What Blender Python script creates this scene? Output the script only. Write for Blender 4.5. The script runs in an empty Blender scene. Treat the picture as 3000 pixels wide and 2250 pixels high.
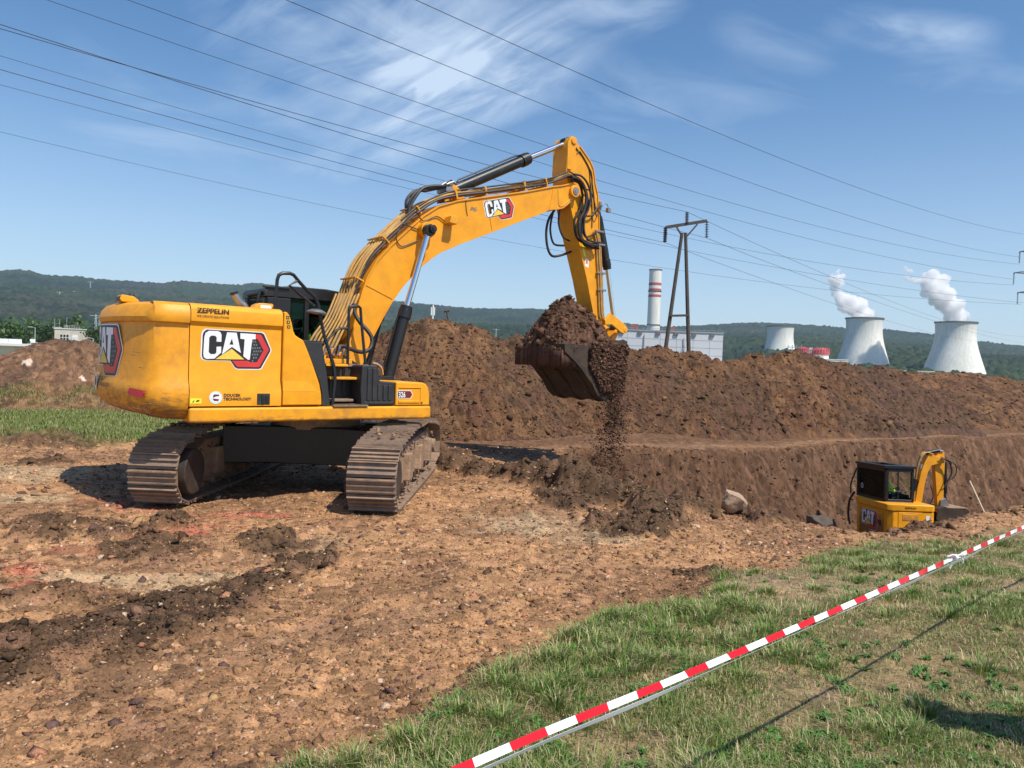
import bpy, bmesh, math, random
import numpy as np
from mathutils import Vector, Matrix
random.seed(7); RNG = np.random.default_rng(11)
PI = math.pi; rad = math.radians
scene = bpy.context.scene
COL = scene.collection

# ------------------------------------------------------------------ camera
CAM = np.array([0.0, 0.0, 1.95]); PITCH = rad(-1.7); ROLL = rad(2.1)
w_ = np.array([0, math.cos(PITCH), math.sin(PITCH)]); u0 = np.array([0, -math.sin(PITCH), math.cos(PITCH)]); r0 = np.array([1., 0, 0])
cr = r0*math.cos(ROLL)+u0*math.sin(ROLL); cu = u0*math.cos(ROLL)-r0*math.sin(ROLL)
cd = bpy.data.cameras.new('camera'); cam = bpy.data.objects.new('camera', cd); COL.objects.link(cam)
cd.sensor_width = 36; cd.lens = 26.4; cd.clip_start = .1; cd.clip_end = 20000
cam.matrix_world = Matrix(((cr[0], cu[0], -w_[0], CAM[0]), (cr[1], cu[1], -w_[1], CAM[1]), (cr[2], cu[2], -w_[2], CAM[2]), (0, 0, 0, 1)))
scene.camera = cam

# ------------------------------------------------------------------ light
SUN_EL = rad(57); SUN_AZ = math.atan2(.73, -.68)          # azimuth from +Y towards +X
sv = Vector((math.sin(SUN_AZ)*math.cos(SUN_EL), math.cos(SUN_AZ)*math.cos(SUN_EL), math.sin(SUN_EL)))
sl = bpy.data.lights.new('sun', 'SUN'); sl.energy = 5.0; sl.angle = rad(.53); sl.color = (1.0, .94, .83)
so = bpy.data.objects.new('sun', sl); COL.objects.link(so); so.rotation_mode = 'QUATERNION'; so.rotation_quaternion = sv.to_track_quat('Z', 'Y')
world = bpy.data.worlds.new('World'); scene.world = world; world.use_nodes = True
scene.view_settings.view_transform = 'Standard'; scene.view_settings.look = 'None'
scene.view_settings.exposure = 0.13; scene.view_settings.gamma = 1
scene.cycles.transparent_max_bounces = 48
scene.cycles.max_bounces = 12; scene.cycles.diffuse_bounces = 3; scene.cycles.glossy_bounces = 3; scene.cycles.volume_bounces = 10

def build_world():
    nt = world.node_tree; N = nt.nodes; Lk = nt.links; N.clear()
    out = N.new('ShaderNodeOutputWorld'); bg = N.new('ShaderNodeBackground'); Lk.new(bg.outputs[0], out.inputs[0])
    sky = N.new('ShaderNodeTexSky'); sky.sky_type = 'NISHITA'; sky.sun_disc = False
    sky.sun_elevation = SUN_EL; sky.sun_rotation = SUN_AZ; sky.altitude = 300; sky.air_density = 1.0; sky.dust_density = .6; sky.ozone_density = 2.0
    bg.inputs[1].default_value = .125
    tc = N.new('ShaderNodeTexCoord')
    def math_(op, a, b=None, c=None, clamp=False):
        m = N.new('ShaderNodeMath'); m.operation = op; m.use_clamp = clamp
        for i, v in enumerate((a, b, c)):
            if v is None: continue
            if isinstance(v, (int, float)): m.inputs[i].default_value = v
            else: Lk.new(v, m.inputs[i])
        return m.outputs[0]
    sep = N.new('ShaderNodeSeparateXYZ'); Lk.new(tc.outputs['Generated'], sep.inputs[0])
    # high cloud sheet: direction projected on a plane overhead
    zc = math_('MAXIMUM', math_('ADD', sep.outputs[2], .06), .03)
    px = math_('DIVIDE', sep.outputs[0], zc); py = math_('DIVIDE', sep.outputs[1], zc)
    cb = N.new('ShaderNodeCombineXYZ'); Lk.new(px, cb.inputs[0]); Lk.new(py, cb.inputs[1])
    def noise(vec, scale, detail, rough, dist=0.):
        n = N.new('ShaderNodeTexNoise'); n.inputs['Scale'].default_value = scale; n.inputs['Detail'].default_value = detail
        n.inputs['Roughness'].default_value = rough; n.inputs['Distortion'].default_value = dist; Lk.new(vec, n.inputs['Vector']); return n.outputs[0]
    def ramp(f, a, b):
        m = N.new('ShaderNodeMapRange'); m.interpolation_type = 'SMOOTHSTEP'; Lk.new(f, m.inputs[0]); m.inputs[1].default_value = a; m.inputs[2].default_value = b; return m.outputs[0]
    def mapping(vec, rot, sc, loc=(0, 0, 0)):
        m = N.new('ShaderNodeMapping'); m.inputs['Rotation'].default_value = rot; m.inputs['Scale'].default_value = sc; m.inputs['Location'].default_value = loc; Lk.new(vec, m.inputs[0]); return m.outputs[0]
    def dotc(v):
        d = N.new('ShaderNodeVectorMath'); d.operation = 'DOT_PRODUCT'; Lk.new(tc.outputs['Generated'], d.inputs[0]); d.inputs[1].default_value = v; return d.outputs['Value']
    def px_dir(x, y):
        d = w_+(x-1500)/2200*cr-(y-1125)/2200*cu; return Vector(d).normalized()
    wisp = noise(mapping(cb.outputs[0], (0, 0, rad(35)), (.55, 2.6, 1)), 1.6, 9, .62, .9)
    fine = wisp
    big = noise(mapping(cb.outputs[0], (0, 0, 0), (.5, .8, 1), (3.1, 1.7, 0)), .9, 4, .5, .3)
    total = math_('MULTIPLY', ramp(wisp, .45, .8), math_('MULTIPLY', ramp(big, .4, .75), .10))
    def streak(a, b, width, gain, lo=.32, hi=.78, seed=0., stretch=4., fs=.75):
        A, B = px_dir(*a), px_dir(*b); n = A.cross(B).normalized(); m = (A+B).normalized(); t = n.cross(m); half = A.angle(B)/2
        dn, dt = dotc(n), dotc(t)
        cc = N.new('ShaderNodeCombineXYZ'); Lk.new(math_('MULTIPLY', dt, fs*26/stretch), cc.inputs[0]); Lk.new(math_('MULTIPLY', dn, fs*26), cc.inputs[1]); cc.inputs[2].default_value = seed
        nz = noise(cc.outputs[0], 1., 8, .6, .8); lowf = noise(cc.outputs[0], .28, 3, .5, .2)
        d = math_('ABSOLUTE', math_('ADD', dn, math_('MULTIPLY', math_('SUBTRACT', lowf, .5), width*2.6)))
        across = math_('SUBTRACT', 1., ramp(d, 0., width)); along = math_('SUBTRACT', 1., ramp(math_('ABSOLUTE', dt), math.sin(half)*.3, math.sin(half)*1.2))
        s = math_('MULTIPLY', math_('MULTIPLY', across, along), math_('MULTIPLY', ramp(dotc(m), .2, .5), gain))
        return math_('MULTIPLY', s, math_('ADD', .16, math_('MULTIPLY', ramp(nz, lo, hi), .95)))
    parts = [streak((950, 430), (1750, 30), .10, .85, seed=1.), streak((600, 250), (1500, -60), .11, .45, seed=21., stretch=3.), streak((980, 330), (1480, 120), .04, .55, seed=2.), streak((1180, 290), (1430, 160), .018, 1.1, .3, .6, 3., 3.5, 1.6), streak((1450, 90), (2050, -20), .05, .45, seed=4.),
             streak((700, 0), (1150, 230), .05, .34, seed=5., stretch=7.), streak((1000, 0), (1300, 190), .035, .4, seed=6., stretch=6.), streak((1050, 250), (1330, 130), .02, .45, .3, .6, 7., 4., 1.4), streak((850, 560), (1250, 330), .05, .3, seed=8.),
             streak((2420, 40), (2960, 120), .03, .5, seed=9., stretch=4.), streak((2560, 230), (3150, 215), .035, .3, seed=10.), streak((2050, 60), (2500, 180), .05, .22, seed=11.), streak((100, 560), (900, 720), .06, .3, seed=12.), streak((0, 330), (1100, 520), .12, .34, seed=31., stretch=4.), streak((1500, 250), (2500, 420), .10, .22, seed=32., stretch=4.), streak((1900, 740), (2800, 600), .05, .26, seed=13.), streak((0, 60), (600, 330), .05, .12, seed=14.)]
    for p in parts: total = math_('ADD', total, p)
    total = math_('MINIMUM', total, .75)
    low = math_('SUBTRACT', 1., ramp(sep.outputs[2], .0, .38)); veil = math_('ADD', math_('MULTIPLY', low, .34), .04)
    mix = N.new('ShaderNodeMix'); mix.data_type = 'RGBA'
    Lk.new(math_('MAXIMUM', total, veil), mix.inputs[0]); Lk.new(sky.outputs[0], mix.inputs[6]); mix.inputs[7].default_value = (6.4, 7.2, 8.2, 1)
    hs = N.new('ShaderNodeHueSaturation'); hs.inputs['Saturation'].default_value = 1.3; Lk.new(mix.outputs[2], hs.inputs['Color'])
    Lk.new(hs.outputs[0], bg.inputs[0])
build_world()

# ------------------------------------------------------------------ helpers
def tag(o, label=None, cat=None, group=None, kind=None):
    if label: o['label'] = label
    if cat: o['category'] = cat
    if group: o['group'] = group
    if kind: o['kind'] = kind
    return o
def empty(name, loc=(0, 0, 0), rz=0.):
    o = bpy.data.objects.new(name, None); COL.objects.link(o); o.location = loc; o.rotation_euler = (0, 0, rz); o.empty_display_size = .2; return o

def new_mat(name):
    m = bpy.data.materials.new(name); m.use_nodes = True; nt = m.node_tree; b = nt.nodes['Principled BSDF']; return m, nt, b
def nnoise(nt, scale, detail=6, rough=.6, coord='Object', sc=None, dist=0):
    tc = nt.nodes.new('ShaderNodeTexCoord'); n = nt.nodes.new('ShaderNodeTexNoise'); v = tc.outputs[coord]
    if sc:
        mp = nt.nodes.new('ShaderNodeMapping'); mp.inputs['Scale'].default_value = sc; nt.links.new(v, mp.inputs[0]); v = mp.outputs[0]
    nt.links.new(v, n.inputs['Vector']); n.inputs['Scale'].default_value = scale; n.inputs['Detail'].default_value = detail; n.inputs['Roughness'].default_value = rough; n.inputs['Distortion'].default_value = dist
    return n.outputs[0]
def nramp(nt, f, a, b, to=(0, 1)):
    m = nt.nodes.new('ShaderNodeMapRange'); nt.links.new(f, m.inputs[0]); m.inputs[1].default_value = a; m.inputs[2].default_value = b; m.inputs[3].default_value = to[0]; m.inputs[4].default_value = to[1]; return m.outputs[0]
def nmix(nt, f, a, b, blend='MIX'):
    m = nt.nodes.new('ShaderNodeMix'); m.data_type = 'RGBA'; m.blend_type = blend
    for i, v in ((0, f), (6, a), (7, b)):
        if isinstance(v, (int, float)): m.inputs[i].default_value = v
        elif isinstance(v, tuple): m.inputs[i].default_value = (*v[:3], 1)
        else: nt.links.new(v, m.inputs[i])
    return m.outputs[2]
def nbump(nt, b, h, strength, dist):
    bp = nt.nodes.new('ShaderNodeBump'); bp.inputs['Strength'].default_value = strength; bp.inputs['Distance'].default_value = dist; nt.links.new(h, bp.inputs['Height']); nt.links.new(bp.outputs[0], b.inputs['Normal'])
def mat(name, col, rough=.5, metal=0., dirt=None, damt=.5, dlo=.45, dhi=.75, dscale=3., bump=0., bscale=60., bdist=.003, var=.12):
    m, nt, b = new_mat(name); b.inputs['Roughness'].default_value = rough; b.inputs['Metallic'].default_value = metal
    n1 = nnoise(nt, dscale*1.7, 7, .6)
    c = nmix(nt, nramp(nt, n1, .3, .7), tuple(x*(1-var) for x in col), tuple(min(1, x*(1+var)) for x in col))
    if dirt:
        n2 = nnoise(nt, dscale, 9, .68, dist=.6); n3 = nnoise(nt, dscale*9, 6, .7)
        f = nramp(nt, n2, dlo, dhi, (0, damt)); g = nramp(nt, n3, .55, .72, (0, damt*.6))
        mx = nt.nodes.new('ShaderNodeMath'); mx.operation = 'MAXIMUM'; nt.links.new(f, mx.inputs[0]); nt.links.new(g, mx.inputs[1])
        c = nmix(nt, mx.outputs[0], c, dirt); nt.links.new(nramp(nt, mx.outputs[0], 0, 1, (rough, .9)), b.inputs['Roughness'])
    nt.links.new(c, b.inputs['Base Color'])
    if bump: nbump(nt, b, nnoise(nt, bscale, 6, .65), bump, bdist)
    return m
def grime(m, z0, z1, colr, amt=.85):
    nt = m.node_tree; b = nt.nodes['Principled BSDF']; src = b.inputs['Base Color'].links[0].from_socket; tc = nt.nodes.new('ShaderNodeTexCoord'); sp = nt.nodes.new('ShaderNodeSeparateXYZ'); nt.links.new(tc.outputs['Object'], sp.inputs[0])
    n = nnoise(nt, 5., 9, .7, sc=(1, 1, 2.2), dist=1.2); h = nramp(nt, sp.outputs[2], z1, z0); ad = nt.nodes.new('ShaderNodeMath'); ad.operation = 'MULTIPLY_ADD'; nt.links.new(h, ad.inputs[0]); ad.inputs[1].default_value = .42; nt.links.new(n, ad.inputs[2])
    f = nramp(nt, ad.outputs[0], .66, .86, (0, amt)); nt.links.new(nmix(nt, f, src, colr), b.inputs['Base Color'])
DUST = (.30, .185, .11)
M = {}
M['yellow'] = mat('yellow_paint', (.82, .345, .006), .42, dirt=(.55, .22, .02), damt=.35, dlo=.5, dhi=.8, dscale=3.5, bump=.25, bscale=90, bdist=.0015)
M['yellow_dirty'] = mat('yellow_paint_dirty', (.76, .32, .01), .5, dirt=(.33, .15, .05), damt=.55, dlo=.5, dhi=.78, dscale=6.5, bump=.4, bscale=70, bdist=.002)
grime(M['yellow_dirty'], 1.06, 1.62, (.17, .085, .035))
M['yellow_sill'] = mat('yellow_paint_sill', (.80, .34, .008), .45, dirt=(.33, .15, .05), damt=.6, dlo=.5, dhi=.72, dscale=3.); grime(M['yellow_sill'], 1.04, 1.17, (.2, .10, .04), .7)
M['boomyellow'] = mat('boom_paint', (.80, .33, .006), .45, dirt=(.58, .23, .015), damt=.5, dlo=.45, dhi=.7, dscale=2.6, bump=.5, bscale=110, bdist=.002)
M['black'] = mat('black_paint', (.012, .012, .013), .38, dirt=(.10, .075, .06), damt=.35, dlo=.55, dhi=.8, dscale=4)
M['plastic'] = mat('black_plastic', (.022, .023, .026), .55, dirt=(.12, .09, .07), damt=.35, dlo=.5, dhi=.8, dscale=5, bump=.3, bscale=150, bdist=.001)
M['rubber'] = mat('rubber_hose', (.018, .018, .02), .5, dirt=(.2, .14, .1), damt=.4, dlo=.5, dhi=.75, dscale=6)
M['pipe'] = mat('dusty_pipe', (.55, .30, .06), .5, dirt=(.33, .2, .11), damt=.8, dlo=.4, dhi=.65, dscale=6)
M['chrome'] = mat('chrome_rod', (.75, .76, .78), .18, 1., var=.02)
M['steel'] = mat('grey_steel', (.35, .35, .36), .4, .8, dirt=DUST, damt=.5)
M['track'] = mat('dusty_track_steel', (.20, .145, .11), .6, .15, dirt=(.36, .23, .15), damt=.9, dlo=.4, dhi=.62, dscale=7, bump=.6, bscale=45, bdist=.006)
M['trackframe'] = mat('muddy_frame', (.25, .16, .10), .8, dirt=(.38, .25, .16), damt=.9, dlo=.4, dhi=.6, dscale=6, bump=1., bscale=22, bdist=.02)
M['glass'] = None
M['white'] = mat('white_decal', (.80, .82, .84), .45, var=.05, dirt=(.4, .35, .3), damt=.25, dlo=.55, dhi=.8)
M['red'] = mat('red_decal', (.62, .04, .04), .4, var=.15)
M['darkred'] = mat('dark_red_decal', (.16, .02, .02), .4)
M['decalblack'] = mat('black_decal', (.02, .02, .022), .45)
M['gold'] = mat('gold_decal', (.80, .55, .08), .4)
M['honey'] = mat('grey_decal', (.16, .17, .18), .4)
M['cyan'] = mat('pale_decal', (.60, .80, .82), .45)
M['lemon'] = mat('lemon_decal', (.85, .78, .05), .45)
M['reflector'] = mat('red_reflector', (.55, .02, .04), .3)
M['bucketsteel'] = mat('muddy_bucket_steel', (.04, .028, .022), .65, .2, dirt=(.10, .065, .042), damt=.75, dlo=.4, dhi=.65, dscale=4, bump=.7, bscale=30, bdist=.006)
def glassmat():
    m, nt, b = new_mat('tinted_glass'); nt.nodes.remove(b)
    out = nt.nodes['Material Output']; tr = nt.nodes.new('ShaderNodeBsdfTransparent'); tr.inputs[0].default_value = (.50, .62, .58, 1)
    gl = nt.nodes.new('ShaderNodeBsdfGlossy'); gl.inputs['Roughness'].default_value = .04; gl.inputs[0].default_value = (.9, .95, .95, 1)
    fr = nt.nodes.new('ShaderNodeLayerWeight'); fr.inputs[0].default_value = .12
    mx = nt.nodes.new('ShaderNodeMixShader'); nt.links.new(fr.outputs[0], mx.inputs[0]); nt.links.new(tr.outputs[0], mx.inputs[1]); nt.links.new(gl.outputs[0], mx.inputs[2]); nt.links.new(mx.outputs[0], out.inputs[0]); return m
M['glass'] = glassmat()

class MB:
    def __init__(s): s.v = []; s.f = []; s.mi = []; s.cur = 0
    def add(s, vs, fs):
        o = len(s.v); s.v += [tuple(map(float, p)) for p in vs]; s.f += [tuple(i+o for i in f) for f in fs]; s.mi += [s.cur]*len(fs); return s
    def box(s, c, d, R=None):
        x, y, z = (t/2 for t in d); vs = [Vector((a*x, b*y, e*z)) for a in (-1, 1) for b in (-1, 1) for e in (-1, 1)]
        if R is not None: vs = [R @ p for p in vs]
        vs = [p+Vector(c) for p in vs]
        return s.add(vs, [(0, 1, 3, 2), (4, 6, 7, 5), (0, 4, 5, 1), (2, 3, 7, 6), (0, 2, 6, 4), (1, 5, 7, 3)])
    def bb(s, x0, x1, y0, y1, z0, z1): return s.box(((x0+x1)/2, (y0+y1)/2, (z0+z1)/2), (x1-x0, y1-y0, z1-z0))
    def prism(s, poly, y0, y1):            # poly in x,z
        n = len(poly); vs = [(x, y0, z) for x, z in poly]+[(x, y1, z) for x, z in poly]
        return s.add(vs, [tuple(range(n)), tuple(range(2*n-1, n-1, -1))]+[(i, i+n, (i+1) % n+n, (i+1) % n) for i in range(n)])
    def prismz(s, poly, z0, z1):
        n = len(poly); vs = [(x, y, z0) for x, y in poly]+[(x, y, z1) for x, y in poly]
        return s.add(vs, [tuple(range(n-1, -1, -1)), tuple(range(n, 2*n))]+[(i, (i+1) % n, (i+1) % n+n, i+n) for i in range(n)])
    def bar(s, a, b, r, n=10, r2=None, cap=True):
        a, b = Vector(a), Vector(b); d = (b-a).normalized(); t = Vector((0, 0, 1)) if abs(d.z) < .9 else Vector((1, 0, 0)); u = d.cross(t).normalized(); v = d.cross(u); r2 = r if r2 is None else r2
        vs = [a+(u*math.cos(k*2*PI/n)+v*math.sin(k*2*PI/n))*r for k in range(n)]+[b+(u*math.cos(k*2*PI/n)+v*math.sin(k*2*PI/n))*r2 for k in range(n)]
        fs = [(k, (k+1) % n, (k+1) % n+n, k+n) for k in range(n)]
        if cap: fs += [tuple(range(n-1, -1, -1)), tuple(range(n, 2*n))]
        return s.add(vs, fs)
    def beam(s, a, b, wx, wy, up=(0, 0, 1)):
        a, b = Vector(a), Vector(b); d = (b-a).normalized(); up = Vector(up)
        if abs(d.dot(up)) > .95: up = Vector((0, 1, 0))
        u = d.cross(up).normalized()*wx/2; v = u.cross(d).normalized()*wy/2
        vs = [a-u-v, a+u-v, a+u+v, a-u+v, b-u-v, b+u-v, b+u+v, b-u+v]
        return s.add(vs, [(0, 1, 2, 3), (7, 6, 5, 4), (0, 4, 5, 1), (1, 5, 6, 2), (2, 6, 7, 3), (3, 7, 4, 0)])
    def tube(s, pts, r, n=8, sub=6):
        P = [Vector(p) for p in pts]
        if sub > 1 and len(P) > 2:
            Q = []
            for i in range(len(P)-1):
                p0, p1, p2, p3 = P[max(i-1, 0)], P[i], P[i+1], P[min(i+2, len(P)-1)]
                for k in range(sub):
                    t = k/sub; Q.append(.5*((2*p1)+(p2-p0)*t+(2*p0-5*p1+4*p2-p3)*t*t+(3*p1-p0-3*p2+p3)*t**3))
            Q.append(P[-1]); P = Q
        vs = []; up = None
        for i, p in enumerate(P):
            d = (P[min(i+1, len(P)-1)]-P[max(i-1, 0)]).normalized()
            if up is None: up = Vector((0, 0, 1)) if abs(d.z) < .9 else Vector((1, 0, 0))
            u = d.cross(up).normalized(); up = u.cross(d).normalized()
            vs += [p+(u*math.cos(k*2*PI/n)+up*math.sin(k*2*PI/n))*r for k in range(n)]
        m = len(P); fs = [(i*n+k, i*n+(k+1) % n, (i+1)*n+(k+1) % n, (i+1)*n+k) for i in range(m-1) for k in range(n)]
        fs += [tuple(range(n-1, -1, -1)), tuple(range((m-1)*n, m*n))]
        return s.add(vs, fs)
    def lathe(s, prof, n=48, c=(0, 0, 0), caps=False):
        vs = [(c[0]+r*math.cos(k*2*PI/n), c[1]+r*math.sin(k*2*PI/n), c[2]+z) for r, z in prof for k in range(n)]
        fs = [(i*n+k, i*n+(k+1) % n, (i+1)*n+(k+1) % n, (i+1)*n+k) for i in range(len(prof)-1) for k in range(n)]
        if caps: fs += [tuple(range(n-1, -1, -1)), tuple(range((len(prof)-1)*n, len(prof)*n))]
        return s.add(vs, fs)
    def xform(s, R, t=(0, 0, 0)):
        t = Vector(t); s.v = [tuple(R @ Vector(p)+t) for p in s.v]; return s
    def build(s, name, m, parent=None, bevel=0, seg=2, smooth=40, fix=True):
        me = bpy.data.meshes.new(name); me.from_pydata(s.v, [], s.f)
        for k in (m if isinstance(m, (list, tuple)) else [m]): me.materials.append(k)
        if len(me.polygons) == len(s.mi): me.polygons.foreach_set('material_index', s.mi)
        if fix:
            bm = bmesh.new(); bm.from_mesh(me); bmesh.ops.recalc_face_normals(bm, faces=bm.faces); bm.to_mesh(me); bm.free()
        o = bpy.data.objects.new(name, me); COL.objects.link(o)
        if parent is not None: o.parent = parent
        if smooth:
            me.polygons.foreach_set('use_smooth', [True]*len(me.polygons)); me.set_sharp_from_angle(angle=rad(smooth))
        if bevel:
            b = o.modifiers.new('bevel', 'BEVEL'); b.width = bevel; b.segments = seg; b.limit_method = 'ANGLE'; b.angle_limit = rad(38); b.harden_normals = True
        return o
def npmesh(name, V, Fc, m, cols=None, smooth=True, parent=None):
    """V (n,3); Fc (k,3 or 4) index array; cols (n,3) vertex colours"""
    me = bpy.data.meshes.new(name); n = len(V); k, q = Fc.shape
    me.vertices.add(n); me.vertices.foreach_set('co', np.ascontiguousarray(V, dtype=np.float32).ravel())
    me.loops.add(k*q); me.loops.foreach_set('vertex_index', np.ascontiguousarray(Fc, dtype=np.int32).ravel())
    me.polygons.add(k); me.polygons.foreach_set('loop_start', np.arange(0, k*q, q, dtype=np.int32)); me.polygons.foreach_set('loop_total', np.full(k, q, dtype=np.int32))
    if smooth: me.polygons.foreach_set('use_smooth', np.ones(k, dtype=bool))
    me.update(calc_edges=True)
    if cols is not None:
        at = me.color_attributes.new('col', 'FLOAT_COLOR', 'POINT'); c4 = np.ones((n, 4), dtype=np.float32); c4[:, :3] = cols; at.data.foreach_set('color', c4.ravel())
    me.materials.append(m); o = bpy.data.objects.new(name, me); COL.objects.link(o)
    if parent is not None: o.parent = parent
    return o

# ------------------------------------------------------------------ noise in numpy
def hsh(ix, iy, seed):
    h = (ix.astype(np.uint32)*np.uint32(374761393)) ^ (iy.astype(np.uint32)*np.uint32(668265263)) ^ np.uint32((seed*974711+1013) & 0xffffffff)
    h = (h ^ (h >> np.uint32(13)))*np.uint32(1274126177); h = (h ^ (h >> np.uint32(15)))*np.uint32(2246822519)
    return ((h ^ (h >> np.uint32(16))).astype(np.float32))/np.float32(4294967296.)
def vn(x, y, seed=0):
    xi = np.floor(x); yi = np.floor(y); fx = (x-xi).astype(np.float32); fy = (y-yi).astype(np.float32); xi = xi.astype(np.int64); yi = yi.astype(np.int64)
    fx = fx*fx*fx*(fx*(fx*6-15)+10); fy = fy*fy*fy*(fy*(fy*6-15)+10)
    a, b, c, d = hsh(xi, yi, seed), hsh(xi+1, yi, seed), hsh(xi, yi+1, seed), hsh(xi+1, yi+1, seed)
    return (a*(1-fx)+b*fx)*(1-fy)+(c*(1-fx)+d*fx)*fy
def fbm(x, y, oct=5, seed=0, gain=.5):
    s = 0; a = 1; t = 0
    for k in range(oct): s = s+a*vn(x, y, seed+k*17); t += a; a *= gain; x = x*2.03+3.1; y = y*2.03-1.7
    return s/t
def clods(x, y, cell, seed=0, p=.8):
    """field of rounded clods: returns height 0..1 and a random value per clod"""
    x = x/cell; y = y/cell; xi = np.floor(x).astype(np.int64); yi = np.floor(y).astype(np.int64); H = np.zeros(x.shape, np.float32); C = np.full(x.shape, .5, np.float32)
    for i in (-1, 0, 1):
        for j in (-1, 0, 1):
            cx, cy = xi+i, yi+j; r1 = hsh(cx, cy, seed); r2 = hsh(cx, cy, seed+5); r3 = hsh(cx, cy, seed+9)
            dx = (x-cx-r1).astype(np.float32); dy = (y-cy-r2).astype(np.float32); an = r3*6.28; ca, sa = np.cos(an), np.sin(an)
            u = (dx*ca+dy*sa)*(1+r1*.8); v = -dx*sa+dy*ca
            rr = .35+.55*r3; d = np.maximum(np.abs(u)*.9+np.abs(v)*.35, np.abs(v)*.85+np.abs(u)*.3)/rr
            h = np.clip(1-d*d, 0, 1)**.6*(rr*(r2*.8+.35)); h = np.where(hsh(cx, cy, seed+31) < p, h, 0)
            m = h > H; H = np.where(m, h, H); C = np.where(m, hsh(cx, cy, seed+77), C)
    return H, C
def ss(a, b, x): t = np.clip((x-a)/(b-a), 0, 1); return t*t*(3-2*t)
def pdist(x, y, poly):
    """distance to polyline and position along it"""
    D = np.full(x.shape, 1e9); T = np.zeros(x.shape)
    for k in range(len(poly)-1):
        ax, ay = poly[k][:2]; bx, by = poly[k+1][:2]; dx, dy = bx-ax, by-ay; t = np.clip(((x-ax)*dx+(y-ay)*dy)/(dx*dx+dy*dy), 0, 1)
        d = np.hypot(x-ax-dx*t, y-ay-dy*t); m = d < D; D = np.where(m, d, D); T = np.where(m, k+t, T)
    return D, T
def inside(x, y, poly):
    r = np.zeros(x.shape, bool); n = len(poly)
    for k in range(n):
        (x1, y1), (x2, y2) = poly[k], poly[(k+1) % n]
        if y1 == y2: continue
        r ^= ((y1 > y) != (y2 > y)) & (x < (x2-x1)*(y-y1)/(y2-y1)+x1)
    return r
GB = [(-1.9, .2), (-1.23, 2.6), (-1.05, 3.1), (-.66, 3.32), (-.32, 3.62), (-.06, 3.95), (.42, 4.62), (.98, 5.34), (1.62, 6.25), (2.5, 7.2), (3.8, 8.75), (5.05, 9.3), (7.0, 10.45), (14, 13.5), (30, 20), (60, 34)]
GPOLY = GB+[(60, -10), (-1.9, -10)]
PIT = [(1.16, 17.1), (1.2, 14.6), (1.6, 12.6), (2.1, 11.0), (3.0, 10.55), (3.8, 10.05), (4.3, 9.5), (5.2, 9.4), (6.8, 10.75), (11, 13.4), (18, 17.3), (30, 23), (42, 28), (42, 44), (31, 39.0), (23.5, 34.4), (18.3, 30.8), (10.5, 25.5), (4.4, 19.6), (2.5, 18.0)]
WIND = [(-4.2, 4.3), (-3.4, 4.5), (-3.1, 4.65), (-2.71, 5.03), (-2.45, 5.47), (-2.2, 6.17), (-1.85, 6.96), (-1.62, 7.7)]
WIND2 = [(-4.4, 5.5), (-3.81, 5.63), (-3.38, 5.76), (-2.72, 5.67), (-2.33, 5.8)]
RUTS = [[(.5, 10.2), (.75, 9.0), (.7, 7.8), (.3, 6.7), (-.5, 5.8), (-1.5, 5.0), (-2.6, 4.3), (-3.8, 3.8)], [(-6.5, 7.2), (-5.4, 6.9), (-4.6, 6.75), (-3.6, 6.6), (-2.7, 6.75), (-2.0, 7.3), (-1.75, 8.4)]]
SPOIL = [(.2, 12.5, .28, .55), (.7, 12.0, .38, .7), (1.1, 11.3, .42, .7), (1.6, 10.8, .38, .6), (2.0, 10.2, .25, .55), (1.9, 9.5, .16, .6), (1.5, 9.0, .12, .6), (.9, 10.6, .12, .6), (-.4, 12.9, .2, .6), (-.9, 13.6, .25, .7), (2.6, 10.35, .2, .45), (3.5, 10.3, .12, .5), (-1.5, 14.8, .3, .8)]
DPILE = [(-2.35, 7.6, .10, .45), (-2.6, 7.75, .07, .3), (-3.4, 7.2, .08, .5), (-4.05, 7.8, .12, .5), (-4.6, 7.6, .06, .4), (-5.0, 8.2, .07, .5), (-3.7, 8.3, .1, .3), (-9.5, 14.9, .25, 1.2), (-8.6, 14.6, .2, .9), (-11, 15.2, .25, 1.4), (-7.6, 12.3, .08, .5), (1.9, 7.0, .06, .3)]
REDS = [(-4.2, 6.4, .7, .35), (-3.95, 6.9, .45, .35), (-3.6, 7.5, .5, .35), (-3.4, 8.0, .6, .35), (-3.25, 8.35, .45, .25), (-3.4, 9.0, .5, .25), (-2.9, 9.05, .5, .2), (-5.1, 9.6, .5, .35), (-4.6, 9.3, .5, .3), (-3.75, 5.95, .35, .2), (-4.5, 6.0, .6, .2)]
TANS = [(-3.3, 6.25, .7, .3), (-2.7, 6.45, .5, .25), (-7.2, 11.2, 1.3, .9), (-1.9, 7.6, .3, .5), (-2.2, 6.0, .5, .2), (-6.2, 9.4, .8, .4), (.6, 9.0, 1.3, .9)]
def blob(x, y, b):
    n = (vn(x*2.1, y*2.1, 91)-.5)*.7; return np.clip(1-np.hypot((x-b[0])/b[2], (y-b[1])/b[3])+n, 0, 1)
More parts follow.
